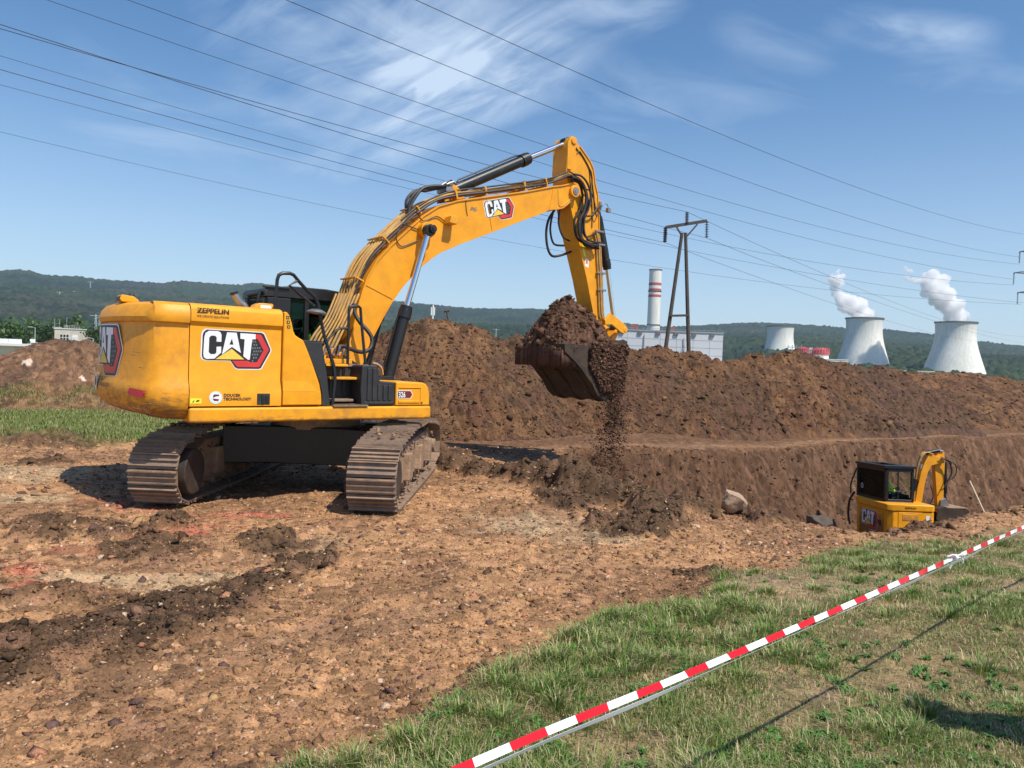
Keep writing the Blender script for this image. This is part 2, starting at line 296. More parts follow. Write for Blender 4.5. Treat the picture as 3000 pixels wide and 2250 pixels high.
def terrain(x, y, detail=True):
    x = np.asarray(x, float); y = np.asarray(y, float)
    dg, _ = pdist(x, y, GB); gin = inside(x, y, GPOLY); dg = np.where(gin, dg, -dg)+(fbm(x*1.3, y*1.3, 3, 5)-.5)*.75
    grass = ss(.02, .36, dg)
    z = (.3-.30*ss(4.8, 8.6, y))*ss(-.45, .3, dg)+(fbm(x*.45, y*.45, 3, 40)-.5)*.12-.05*ss(3.2, 1.5, np.abs(x+2.97))*ss(7.6, 8.8, y)*ss(14.5, 13, y)
    gl = ss(13.8, 16.2, y+(fbm(x*.8, y*.8, 2, 8)-.5)*2)*ss(-5.5, -8.5, x)          # grass field behind on the left
    z = z+.05*gl
    z = z-ss(30, 110, np.hypot(x, y))*2.2-ss(100, 600, np.hypot(x, y))*11
    # slope of the bench towards the right
    z = z-.42*ss(2., 9., x)*ss(14, 20, y)
    dp, _ = pdist(x, y, PIT+[PIT[0]]); pin = inside(x, y, PIT); wall = (fbm(x*.9, y*.9, 4, 60)-.5)*.5
    dpt = np.where(pin, dp, -dp)+wall*.8+(fbm(x*3.5, y*3.5, 4, 61)-.5)*.5
    dq = np.maximum(dpt, 0); dq = dq*dq/(dq+.35)*1.12; dep = 2.95*np.tanh((dq/2.95)**1.6)**(1/1.6)
    pitf = ss(0, .5, dpt)
    z = z-np.where(dpt > 0, dep, 0)*1.0
    dw, tw = pdist(x, y, WIND); wd = np.clip(1-dw/np.maximum(.05, .13+.42*ss(7.2, 3.5, tw)+(vn(x*3, y*3, 3)-.5)*.38+(vn(x*9, y*9, 6)-.5)*.16), 0, 1)
    dw2, _ = pdist(x, y, WIND2); wd2 = np.clip(1-dw2/np.maximum(.05, .2+(vn(x*4, y*4, 4)-.5)*.2), 0, 1)
    dark = np.maximum(ss(0, .5, wd)*ss(7.0, 6.3, tw), .7*ss(0, .6, wd2)); z = z+.032*ss(7.0, 5.6, tw)*ss(0, 1, wd)*(.4+1.2*vn(x*3, y*3, 16))+.02*wd2
    sp = np.zeros(x.shape)
    for cx, cy, h, r in SPOIL:
        t = np.clip(1-np.hypot(x-cx, y-cy)/r+(vn(x*5, y*5, 12)-.5)*.5, 0, 1); sp = np.maximum(sp, ss(0, .35, t)); z = z+h*ss(0, 1, t)*.85
    for cx, cy, h, r in DPILE:
        t = np.clip(1-np.hypot(x-cx, y-cy)/r+(vn(x*6, y*6, 13)-.5)*.6, 0, 1); sp = np.maximum(sp, .9*ss(0, .4, t)); z = z+h*ss(0, 1, t)*.55
    dark = np.maximum(dark, sp)
    rut = np.zeros(x.shape); bars = np.zeros(x.shape)
    for R_ in RUTS:
        d_, t_ = pdist(x, y, R_); e_ = .30+(vn(x*3, y*3, 18)-.5)*.12; m_ = ss(e_, e_-.10, d_)*(.45+.55*ss(.35, .6, fbm(x*1.4, y*1.4, 3, 19))); rut = np.maximum(rut, m_); z = z+.022*np.exp(-((d_-e_-.03)/.06)**2)-.022*m_
        bars = bars+np.sin(t_*2*PI*5.5)*m_
    z = z+.009*bars*(1-dark)
    red = np.zeros(x.shape); tan = np.zeros(x.shape)
    for b in REDS: red = np.maximum(red, blob(x, y, b))
    for b in TANS: tan = np.maximum(tan, blob(x, y, b))
    red = ss(.1, .5, red)*(fbm(x*7, y*7, 3, 33) > .38); tan = ss(0, .5, tan)*(1-dark)
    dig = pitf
    r_ = np.hypot(x, y)
    rough = (.35+.9*dark+.3*fbm(x*1.1, y*1.1, 3, 21))*(1-.55*tan)*(1-.6*rut)*(1-.4*grass)*(1-.75*gl)
    # track press marks in front of the machine (smooth strips with cross bars)
    if detail:
        h0, c0 = clods(x, y, .42, 1, .35); h1, c1 = clods(x, y, .16, 2, .6); h2, c2 = clods(x+.31, y-.17, .07, 3, .8); h3, c3 = clods(x, y, .033, 4, .9)
        near = ss(16, 5, r_)
        z = z+rough*(.09*h0*(.2+dark)+.055*h1*(.4+.9*dark)+.022*h2+.014*h3*near)*(1-.55*dig)
        z = z+dig*(.05*h0+(.02+.07*ss(8, 13, x))*fbm((x*.8+y)*.5, (x-y*.35)*4.5, 3, 70)+.06*h1+.05*h2+.12*fbm(x*1.6, y*1.6, 4, 73))*ss(3.2, 0, dpt)
        z = z+(fbm(x*5, y*5, 4, 50)-.5)*.035*(1+dark)
        mk = np.sin((y*.97+x*.25)*2*PI/.2)*ss(.35, .2, np.abs(x+1.62+(y-7)*.02))*ss(9.2, 8.6, y)*ss(5.9, 6.6, y)
        z = z+mk*.012
    else:
        h0 = h1 = h2 = h3 = c0 = c1 = c2 = c3 = np.zeros(x.shape)
    C = lambda *a: np.array(a, dtype=float)
    tanc, brown, darkc, redc, redb = C(.50, .285, .14), C(.32, .18, .092), C(.10, .062, .036), C(.50, .165, .10), C(.24, .115, .065)
    q = ss(.35, .65, fbm(x*.9, y*.9, 4, 81))[..., None]
    col = tanc*q+brown*(1-q)
    def mixc(a, b, f): f = np.asarray(f)[..., None]; return a*(1-f)+b*f
    col = mixc(col, C(.53, .40, .24), tan*.75); col = mixc(col, redc, red*(.35+.6*ss(.4, .6, fbm(x*3, y*3, 3, 35))))
    col = mixc(col, C(.36, .215, .12), rut*.5); col = mixc(col, darkc, dark*.93)
    far = ss(13.0, 17.0, y)*(1-gl)*ss(-7.5, -4.5, x); col = mixc(col, C(.165, .088, .046), far*.9*(1-.5*ss(-.8, -.3, dpt)*ss(.1, -.1, dpt)))
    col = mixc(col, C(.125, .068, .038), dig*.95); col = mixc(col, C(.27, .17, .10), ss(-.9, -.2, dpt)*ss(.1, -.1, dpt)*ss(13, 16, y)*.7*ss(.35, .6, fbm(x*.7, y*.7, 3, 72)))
    lam = fbm((x*.8+y)*.6, (x-y*.35)*4.5, 4, 71); col = mixc(col, C(.21, .125, .072), dig*ss(.5, .72, lam)*(.15+.6*ss(7, 13, x)))
    col = mixc(col, C(.25, .21, .10), grass*.88)
    bare = ss(.55, .66, fbm(x*1.2, y*1.2, 4, 88))*grass; col = mixc(col, C(.38, .27, .16), bare*.75)
    col = mixc(col, C(.17, .20, .06), gl*.85)
    if detail:
        cc = np.where(h2 > .12, c2, c3); tint = .5+.9*cc; tint = np.where(h1 > .2, .6+.7*c1, tint)
        tint = tint*(1-.0*gl); col = col*tint[..., None]
        warm = ss(.8, .97, c2)*(1-dark)*(1-grass)*(1-dig)*(1-.8*far)*(h2 > .1); col = mixc(col, C(.60, .36, .20), warm*.6)
        pur = ss(.82, .95, c1)*(h1 > .12); col = mixc(col, C(.24, .13, .09), pur*.4)
    z = z-.11*ss(2.2, 3.6, x)*ss(7.6, 9.0, y)*(1-dig)*ss(14, 11, y)
    return z, col, dict(grass=grass, gl=gl, dig=dig, dark=dark, dg=dg, bare=bare)

def soilmat(name, bs=1., tone=(1, 1, 1)):
    m, nt, b = new_mat(name); at = nt.nodes.new('ShaderNodeAttribute'); at.attribute_name = 'col'
    n = nnoise(nt, 55*bs, 5, .7); n2 = nnoise(nt, 9*bs, 6, .65)
    c = nmix(nt, nramp(nt, n, .32, .68), (.62, .6, .58), (1.3, 1.28, 1.25)); c2 = nmix(nt, 1., at.outputs['Color'], c, 'MULTIPLY')
    c3 = nmix(nt, nramp(nt, n2, .35, .65), (.82, .82, .82), (1.14, 1.12, 1.1)); c4 = nmix(nt, 1., nmix(nt, 1., c2, c3, 'MULTIPLY'), tone, 'MULTIPLY')
    nt.links.new(c4, b.inputs['Base Color']); b.inputs['Roughness'].default_value = .93; b.inputs['Specular IOR Level'].default_value = .25
    nbump(nt, b, n, .8, .012/bs); return m
M['soil'] = soilmat('soil', 1., (.85, .83, .84))
M['soilfar'] = soilmat('heap_soil', .6, (.83, .79, .83))

AZ = np.concatenate([np.linspace(-78, -39, 60, endpoint=False), np.linspace(-39, 39, 1350), np.linspace(39, 78, 60)[1:]])*PI/180
RR = np.concatenate([np.linspace(.3, 1.7, 14, endpoint=False), np.exp(np.arange(math.log(1.7), math.log(13), .0032)), np.exp(np.arange(math.log(13), math.log(60), .0026))[1:], np.exp(np.linspace(math.log(60), math.log(1500), 110))[1:]])
def grid_faces(nr, na, keep=None):
    i = np.arange(nr-1)[:, None]*na+np.arange(na-1)[None, :]
    F = np.stack([i, i+1, i+na+1, i+na], -1)
    F = F[..., ::-1]
    return F.reshape(-1, 4) if keep is None else F[keep]
def compact(V, Fc, Cc):
    u, inv = np.unique(Fc.ravel(), return_inverse=True); return V[u], inv.reshape(Fc.shape), Cc[u]

# spoil heaps: ridge lines with the angle of repose
RIDGE = [(-8.5, 20.5, -.1), (-6.6, 20.8, 1.2), (-5.2, 21, 2.0), (-3.86, 21.0, 2.52), (-3.11, 21.0, 2.79), (-2.82, 21.0, 2.94), (-2.35, 21.0, 3.1), (-1.72, 21.5, 2.96), (-1.06, 22.0, 2.86), (-.66, 22.5, 2.69), (-.05, 23.0, 2.68), (1.04, 24.0, 2.64), (2.22, 25.0, 2.65), (3.85, 26.0, 2.61), (4.64, 26.5, 2.57), (5.41, 27.0, 2.48), (6.41, 27.5, 2.46), (7.46, 28.0, 2.18), (8.16, 28.5, 2.25), (8.74, 29.0, 2.15), (9.46, 29.5, 2.59), (10.16, 30.0, 2.5), (10.52, 30.0, 2.66), (11.46, 30.5, 2.63), (12.75, 31.0, 2.6), (13.43, 31.5, 2.44), (13.96, 32.0, 2.49), (14.59, 32.5, 2.27), (15.89, 33.0, 2.39), (16.56, 33.0, 2.18), (17.16, 33.0, 1.95), (17.72, 32.5, 1.41), (18.66, 32.0, .59), (19.5, 31.2, -.4)]
RIDGE = [(x*1.05, y*1.05, 1.95+(z-1.95)*1.05) for x, y, z in RIDGE]
RIDGE2 = [(17, 44, 1.2), (22.95, 46.0, 2.05), (23.57, 46.0, 2.18), (25.97, 46.0, 2.25), (27.58, 46.0, 2.2), (29.22, 46.0, 2.08), (31.32, 46.0, 1.88), (34, 46.5, 1.8), (40, 47, 1.6), (48, 48, .5)]
RIDGE3 = [(-26, 27, .8), (-21, 26.5, 1.6), (-18.46, 26.0, 1.51), (-17.75, 26.0, 1.45), (-17.04, 26.0, 1.62), (-16.22, 26.0, 2.03), (-15.81, 26.0, 2.14), (-15.28, 26.0, 2.04), (-14.33, 26.0, 1.89), (-13.62, 26.0, 1.8), (-12.3, 26.0, 1.7), (-10.5, 26, 1.4), (-8.5, 26.3, .3)]
def heap_z(x, y, ridge, slope):
    H = np.full(x.shape, -9.); 
    for k in range(len(ridge)-1):
        (ax, ay, az), (bx, by, bz) = ridge[k], ridge[k+1]; dx, dy = bx-ax, by-ay; t = np.clip(((x-ax)*dx+(y-ay)*dy)/(dx*dx+dy*dy), 0, 1)
        d = np.hypot(x-ax-dx*t, y-ay-dy*t); H = np.maximum(H, az+(bz-az)*t-slope*(np.sqrt(d*d+.09)-.3))
    return H

def build_ground():
    A, R_ = np.meshgrid(AZ, RR); X = np.sin(A)*R_; Y = np.cos(A)*R_
    Z, Cc, info = terrain(X, Y)
    V = np.stack([X, Y, Z], -1).reshape(-1, 3); nr, na = X.shape
    heaps = [('spoil_heap', RIDGE, .80, 'long brown spoil heap of crumbled soil behind the yellow excavator and pit', 1.),
             ('spoil_heap', RIDGE2, .4, 'lighter low spoil heap at the right in front of the farthest-right cooling tower', .9),
             ('spoil_heap', RIDGE3, .45, 'low rounded spoil heap on the left below the pale block building', 1.)]
    cover = np.zeros(X.shape, bool); TOP = Z.copy()
    for hi, (nm, rg, slope, lab, amp) in enumerate(heaps):
        Hh = heap_z(X, Y, rg, slope)
        ok = (Hh > Z-.8) & (info['dig'] < .55)
        if hi == 0: Hh = Hh+np.where(ok, (fbm(X*.35, Y*.35, 3, 9)-.5)*.3, 0)
        idx = ok; x, y = X[idx], Y[idx]
        kk = 1.9 if hi == 1 else 1.; h0, c0 = clods(x, y, .75*kk, 201+hi, .45); h1, c1 = clods(x, y, .33*kk, 211+hi, .75); h2, c2 = clods(x, y, .17*kk, 221+hi, .9)
        n = fbm(x*1.1, y*1.1, 5, 230+hi)
        edge = ss(-.3, .5, Hh[idx]-Z[idx])
        h3, c3 = clods(x, y, .10*kk, 227+hi, .9); add = ((.16*h0+.13*h1+.085*h2)*(.25+1.1*ss(.38, .62, fbm(x*.7, y*.7, 3, 260+hi)))+.05*h3+(n-.5)*.5+(fbm(x*6, y*6, 3, 262)-.5)*.06)*.88*amp*edge-.05*amp
        Hz = Hh.copy(); Hz[idx] = Hh[idx]+add
        base = [np.array([.155, .080, .037]), np.array([.175, .094, .046]), np.array([.25, .15, .085])][hi]
        pal = [np.array([.13, .065, .043]), np.array([.065, .043, .028]), np.array([.22, .125, .058])]
        f1 = ss(.5, .68, fbm(x*1.3, y*1.3, 4, 240))[..., None]; col = base*(1-f1*.45)+pal[2]*f1*.45
        st = ss(.52, .68, fbm(x*1.5, y*.35, 4, 270+hi))[..., None]; col = col*(1-st*.5)+pal[2]*1.15*st*.5; dp = ss(.55, .68, fbm(x*.45, y*.45, 4, 280+hi))[..., None]; col = col*(1-dp*.5)+pal[1]*dp*.5
        m1 = ((c1 > .70) & (h1 > .1))[..., None]; col = np.where(m1, col*.4+pal[0]*.6, col)
        m2 = ((c2 > .80) | (c1 < .14))[..., None]; col = np.where(m2, col*.5+pal[1]*.5, col)
        if hi == 0:      # wet darker soil at the right end
            wet = ss(13.4, 15.6, x+(fbm(x*.8, y*.8, 3, 7)-.5)*3)[..., None]; col = col*(1-wet*.55)+np.array([.085, .055, .04])*wet*.55
        if hi == 2: m3 = (c2 > .985)[..., None]; col = np.where(m3, np.array([.55, .46, .36]), col)
        col = col*(.5+.95*np.where(h2 > .25, c2, c3))[..., None]
        Ch = np.full((*X.shape, 3), .2); Ch[idx] = col
        vis = (Hz > Z-.12) & ok
        kq = vis[:-1, :-1] | vis[1:, :-1] | vis[:-1, 1:] | vis[1:, 1:]
        kq &= ok[:-1, :-1] & ok[1:, :-1] & ok[:-1, 1:] & ok[1:, 1:]
        Fh = grid_faces(nr, na, kq); Vh = np.stack([X, Y, Hz], -1).reshape(-1, 3)
        Vc, Fc, C2 = compact(Vh, Fh, Ch.reshape(-1, 3))
        tag(npmesh(nm, Vc, Fc, M['soilfar'], C2, smooth=False), lab, 'spoil heap', 'spoil heaps')
        cover |= (Hz > Z+.35) & ok; TOP = np.where(ok, np.maximum(TOP, Hz), TOP)
    kq = ~(cover[:-1, :-1] & cover[1:, :-1] & cover[:-1, 1:] & cover[1:, 1:])
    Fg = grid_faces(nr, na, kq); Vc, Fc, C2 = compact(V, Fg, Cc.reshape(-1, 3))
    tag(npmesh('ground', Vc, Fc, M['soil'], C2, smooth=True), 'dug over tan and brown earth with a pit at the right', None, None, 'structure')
    return TOP
TOP = build_ground()
def top_z(x, y):
    i = np.interp(np.hypot(x, y), RR, np.arange(len(RR))); j = np.interp(np.arctan2(x, y), AZ, np.arange(len(AZ))); i0, j0 = np.minimum(i.astype(int), len(RR)-2), np.minimum(j.astype(int), len(AZ)-2); fi, fj = i-i0, j-j0
    return (TOP[i0, j0]*(1-fj)+TOP[i0, j0+1]*fj)*(1-fi)+(TOP[i0+1, j0]*(1-fj)+TOP[i0+1, j0+1]*fj)*fi

def surf(x, y):
    z, c, i = terrain(x, y); return top_z(x, y), c, i

# loose stones and chips lying on the earth
def chips(n, dlo, dhi, size, seed, azr=37, filt=None, name='gravel', label='', colfn=None):
    rng = np.random.default_rng(seed); D = np.exp(rng.uniform(math.log(dlo), math.log(dhi), n)); a = rng.uniform(-azr, azr, n)*PI/180
    x, y = np.sin(a)*D, np.cos(a)*D; z, col, info = surf(x, y)
    keep = filt(x, y, info) if filt else np.ones(n, bool); x, y, z, col, D = x[keep], y[keep], z[keep], col[keep], D[keep]; n = len(x)
    return chipmesh(np.stack([x, y, z], -1), size(D, rng), col if colfn is None else colfn(col, rng), rng, name, label)
def chipmesh(P, s, col, rng, name, label, kind='stuff', m=None, flat=.5):
    n = len(P); T = np.array([(1, 0, 0), (.3, .9, .1), (-.8, .5, 0), (-.7, -.6, .1), (.4, -.8, 0), (0.1, .1, 1), (-.1, 0, -1)], float)
    F0 = np.array([(0, 1, 5), (1, 2, 5), (2, 3, 5), (3, 4, 5), (4, 0, 5), (1, 0, 6), (2, 1, 6), (3, 2, 6), (4, 3, 6), (0, 4, 6)])
    V = T[None]+rng.uniform(-.28, .28, (n, 7, 3)); V[..., 2] *= flat*rng.uniform(.5, 1.4, (n, 1)); V[..., 0] *= rng.uniform(.7, 1.5, (n, 1))
    # random tilt and yaw
    a, b, c = rng.uniform(0, 2*PI, n), rng.normal(0, .5, n), rng.normal(0, .5, n)
    def rot(V, ang, i, j): ca, sa = np.cos(ang)[:, None], np.sin(ang)[:, None]; p, q = V[..., i].copy(), V[..., j].copy(); V[..., i] = p*ca-q*sa; V[..., j] = p*sa+q*ca
    rot(V, b, 0, 2); rot(V, c, 1, 2); rot(V, a, 0, 1)
    V = V*s[:, None, None]*.5+P[:, None, :]
    Fc = (F0[None]+np.arange(n)[:, None, None]*7).reshape(-1, 3)
    Cc = np.repeat(col[:, None, :], 7, 1).reshape(-1, 3)
    o = npmesh(name, V.reshape(-1, 3), Fc, m or M['soil'], Cc, smooth=False); tag(o, label or None, None, None, kind); return o
def r_keep(x, y): return fbm(x*1.3, y*1.3, 3, 74)+ss(2.5, 0, np.abs(fbm(x*.5, y*.5, 2, 75)-.5)*9)*.15 > .48
def c_ground(col, rng):
    n = len(col); t = rng.uniform(.55, 1.35, (n, 1)); c = col*t; k = rng.random(n); c[k > .95] = (.70, .52, .36); c[(k > .88) & (k < .93)] = (.52, .25, .15); c[(k > .82) & (k < .88)] = (.55, .36, .17); c[k < .14] = (.17, .10, .08); return c
chips(120000, 2.1, 17, lambda D, r: np.clip(r.lognormal(-4.35, .62, len(D)), .006, .09)*(D/4.5)**.55, 3, filt=lambda x, y, i: (i['grass'] < .6) & (i['dig'] < .2) & (i['gl'] < .3), label='loose chips and small stones strewn over the bare earth', colfn=c_ground)
chips(70000, 3.6, 14.5, lambda D, r: np.clip(r.lognormal(-3.8, .6, len(D)), .01, .13)*(D/7)**.4, 5, filt=lambda x, y, i: (i['dark'] > .45) & (i['grass'] < .5), name='soil_clods', label='dark damp clods in the windrow and small piles', colfn=lambda c, r: c*r.uniform(.6, 1.5, (len(c), 1)))
chips(190000, 14, 57, lambda D, r: np.clip(r.lognormal(-3.3, .68, len(D)), .016, .30)*(D/22)**.4, 4, filt=lambda x, y, i: ((heap_z(x, y, RIDGE, .80) > -.2) | (heap_z(x, y, RIDGE2, .4) > -.5)) & (i['dig'] < .3), name='heap_rubble', label='rubble and clods lying on the long spoil heap',
      colfn=lambda c, r: np.array([(.145, .077, .037), (.13, .068, .043), (.065, .043, .029), (.22, .13, .062), (.125, .068, .035)])[r.integers(0, 5, len(c))]*r.uniform(.7, 1.3, (len(c), 1)))

chips(90000, 10, 36, lambda D, r: np.clip(r.lognormal(-3.3, .6, len(D)), .015, .2)*(D/22)**.4, 6, azr=38, filt=lambda x, y, i: (i['dig'] > .1) & (r_keep(x, y)), name='pit_rubble', label='crumbs and clods clinging to the pit walls', colfn=lambda c, r: np.array([(.13, .070, .036), (.11, .060, .033), (.065, .043, .029), (.20, .12, .062)])[r.integers(0, 4, len(c))]*r.uniform(.7, 1.3, (len(c), 1)))
# ------------------------------------------------------------------ grass
def grassmat():
    m, nt, b = new_mat('grass_blades'); at = nt.nodes.new('ShaderNodeAttribute'); at.attribute_name = 'col'; nt.links.new(at.outputs['Color'], b.inputs['Base Color']); b.inputs['Roughness'].default_value = .55
    out = nt.nodes['Material Output']; tr = nt.nodes.new('ShaderNodeBsdfTranslucent'); nt.links.new(at.outputs['Color'], tr.inputs[0]); mx = nt.nodes.new('ShaderNodeMixShader'); mx.inputs[0].default_value = .3
    nt.links.new(b.outputs[0], mx.inputs[1]); nt.links.new(tr.outputs[0], mx.inputs[2]); nt.links.new(mx.outputs[0], out.inputs[0]); return m
M['grass'] = grassmat()
def blades(x, y, z, h, wd, lean, az, col, name, label):
    n = len(x); d = np.stack([np.cos(az), np.sin(az)], -1); s = np.stack([-np.sin(az), np.cos(az)], -1)*wd[:, None]/2
    P = np.zeros((n, 5, 3)); b = np.stack([x, y], -1)
    P[:, 0, :2] = b-s; P[:, 1, :2] = b+s; P[:, 2, :2] = b+d*(lean*.35)[:, None]+s*.8; P[:, 3, :2] = b+d*(lean*.35)[:, None]-s*.8; P[:, 4, :2] = b+d*lean[:, None]
    P[:, 0, 2] = z-.01; P[:, 1, 2] = z-.01; P[:, 2, 2] = z+h*.6; P[:, 3, 2] = z+h*.6; P[:, 4, 2] = z+np.maximum(h-lean*.25, h*.4)
    base = np.arange(n)[:, None]*5; F1 = base+np.array([[0, 1, 2]]); F2 = base+np.array([[0, 2, 3]]); F3 = base+np.array([[3, 2, 4]])
    Fc = np.concatenate([F1, F2, F3]); Cc = np.repeat(col[:, None, :], 5, 1).copy()
    return tag(npmesh(name, P.reshape(-1, 3), Fc, M['grass'], Cc.reshape(-1, 3), smooth=False), label, None, None, 'stuff')
def make_grass():
    rng = np.random.default_rng(21); n = 520000
    D = np.exp(rng.uniform(math.log(1.7), math.log(15), n)); a = rng.uniform(-25, 57, n)*PI/180; x, y = np.sin(a)*D, np.cos(a)*D
    z, _, i = terrain(x, y); z = top_z(x, y); p = ss(.35, .60, fbm(x*1.9, y*1.9, 4, 300))*(i['grass'] > .45)*(1-.75*i['bare'])
    k = (rng.random(n) < p*.95+.12*(i['grass'] > .6)) & (i['dig'] < .3); x, y, z, D = x[k], y[k], z[k], D[k]; n = len(x)
    lush = ss(.4, .7, fbm(x*1.1, y*1.1, 3, 310))
    h = rng.uniform(.018, .055, n)*(.6+.9*lush); X = [x]; Y = [y]; Z = [z]; Hh = [h]; AZs = [rng.uniform(0, 2*PI, n)]; LN = [h*rng.uniform(.2, 1.3, n)]; W = [rng.uniform(.0022, .0045, n)*(D/3)**.5]; dead = [rng.random(n) < .42-.25*lush]
    # tufts
    nt_ = 640; k = 0; tx, ty = [], []
    D = np.exp(rng.uniform(math.log(2.0), math.log(14), nt_*6)); a = rng.uniform(-22, 55, nt_*6)*PI/180; cx, cy = np.sin(a)*D, np.cos(a)*D; _, _, i = terrain(cx, cy, False)
    wgt = (i['dg'] > .22)*(.06+.7*ss(1.3, .2, i['dg'])*ss(.4, .55, fbm(cx*.9, cy*.9, 3, 312))+.5*ss(.58, .7, fbm(cx*1.1, cy*1.1, 3, 310))); sel = np.where((rng.random(len(cx)) < wgt) & (i['dig'] < .1))[0][:nt_]
    for c in sel:
        m = int(rng.integers(70, 170)); r = np.abs(rng.normal(0, 1, m))*rng.uniform(.05, .11); an = rng.uniform(0, 2*PI, m); hh = rng.uniform(.035, .10)*rng.uniform(.6, 1.2, m)
        X.append(cx[c]+r*np.cos(an)); Y.append(cy[c]+r*np.sin(an)); Hh.append(hh); AZs.append(an+rng.normal(0, .5, m)); LN.append(hh*np.clip(rng.uniform(.2, .9, m)+r*3, 0, 1.3)); W.append(rng.uniform(.003, .0055, m)*(D[c]/3)**.45); dead.append(rng.random(m) < rng.uniform(.08, .45))
    tot = sum(len(q) for q in X[1:]); Z.append(top_z(np.concatenate(X[1:]), np.concatenate(Y[1:])))
    X, Y, Z, Hh, AZs, LN, W, dead = (np.concatenate(q) for q in (X, Y, Z, Hh, AZs, LN, W, dead)); n = len(X)
    g = rng.uniform(0, 1, (n, 1)); col = np.array([.085, .165, .022])*(1-g)+np.array([.24, .34, .07])*g; col[dead] = (np.array([.58, .47, .26])*rng.uniform(.6, 1.15, (n, 1)))[dead]
    blades(X, Y, Z, Hh, W, LN, AZs, col, 'grass', 'patchy green and straw coloured grass beside the barrier tape')
    # broad leaved weeds
    n = 1400; D = np.exp(rng.uniform(math.log(1.8), math.log(9), n)); a = rng.uniform(-15, 38, n)*PI/180; x, y = np.sin(a)*D, np.cos(a)*D; _, _, i = terrain(x, y, False); k = (i['grass'] > .6) & (i['dig'] < .2) & (rng.random(n) < ss(.4, .62, fbm(x*1.5, y*1.5, 3, 340))); x, y = x[k], y[k]; n = len(x); m = 8
    x, y = np.repeat(x, m)+rng.normal(0, .012, n*m), np.repeat(y, m)+rng.normal(0, .012, n*m); L_ = rng.uniform(.025, .06, n*m); blades(x, y, top_z(x, y)+.012, L_*.35, L_*.38, L_, rng.uniform(0, 2*PI, n*m), np.array([.08, .18, .03])*rng.uniform(.6, 1.6, (n*m, 1)), 'weeds', 'small broad leaved weeds in the grass')
    # flattened dead stems and litter between the tufts
    n = 50000; D = np.exp(rng.uniform(math.log(1.7), math.log(12), n)); a = rng.uniform(-25, 57, n)*PI/180; x, y = np.sin(a)*D, np.cos(a)*D; _, _, i = terrain(x, y, False); k = (i['grass'] > .35) & (i['dig'] < .2); x, y, D = x[k], y[k], D[k]; n = len(x)
    h = rng.uniform(.004, .015, n); blades(x, y, top_z(x, y)+.004, h, rng.uniform(.002, .004, n)*(D/3)**.5, rng.uniform(.03, .11, n), rng.uniform(0, 2*PI, n), np.array([.52, .42, .25])*rng.uniform(.35, 1.1, (n, 1)), 'straw', 'dry flattened stems between the grass tufts')
    # field at the back left
    n = 110000; D = np.exp(rng.uniform(math.log(13.5), math.log(27), n)); a = rng.uniform(-40, -20, n)*PI/180; x, y = np.sin(a)*D, np.cos(a)*D; _, _, i = terrain(x, y); z = top_z(x, y)
    k = (i['gl'] > .35) & (rng.random(n) < .35+.6*ss(.4, .6, fbm(x*.9, y*.9, 3, 320))) & (heap_z(x, y, RIDGE3, .45) < z+.25); x, y, z = x[k], y[k], z[k]; n = len(x); h = rng.uniform(.04, .13, n)
    g = rng.uniform(0, 1, (n, 1)); col = np.array([.12, .19, .03])*(1-g)+np.array([.24, .32, .07])*g; dd = rng.random(n) < .25; col[dd] = (.40, .33, .17)
    blades(x, y, z, h, rng.uniform(.008, .016, n), h*rng.uniform(.2, .9, n), rng.uniform(0, 2*PI, n), col, 'grass', 'bright green grass strip on the left behind the excavator')
make_grass()
# ------------------------------------------------------------------ far hills, wooded
HILL = [(-80, .06), (-50, .066), (-37.78, 0.0706), (-34.4, 0.0787), (-33.32, 0.082), (-32.78, 0.0818), (-32.11, 0.0783), (-29.91, 0.0794), (-29.14, 0.0779), (-28.72, 0.0781), (-26.29, 0.0784), (-25.24, 0.0786), (-23.82, 0.0834), (-22.15, 0.0826), (-20.43, 0.0827), (-18.89, 0.0866), (-15.45, 0.0819), (-9.03, 0.0738), (-7.32, 0.0721), (-4.62, 0.0697), (-2.96, 0.0686), (-0.78, 0.0701), (2.31, 0.0711), (6.29, 0.0603), (8.85, 0.0548), (11.25, 0.0524), (13.85, 0.0554), (15.32, 0.0577), (17.3, 0.0606), (18.71, 0.0602), (20.49, 0.0599), (22.98, 0.0568), (23.82, 0.0558), (25.96, 0.0551), (29.23, 0.0495), (31.59, 0.0423), (34.15, 0.0378), (37.57, 0.0331), (50, .03), (80, .03)]
def hill_z(az, r):
    el = np.interp(az*180/PI, [a for a, e in HILL], [e for a, e in HILL]); x, y = np.sin(az)*r, np.cos(az)*r
    g = np.clip((r-480)/(3600-480), 0, 1.0)
    f = .55*ss(0, .45, g)*.8+.45*g+.11*ss(.75, 1, g)
    und = (fbm(x/420, y/420, 4, 400)-.5)*(1-ss(.8, 1, g))*.55*np.minimum(g*3, 1)
    z = 1.95+r*el*np.clip(f+und*.5, -.02, 1)*1.0-22*(1-g)**2-10*g
    return z, g
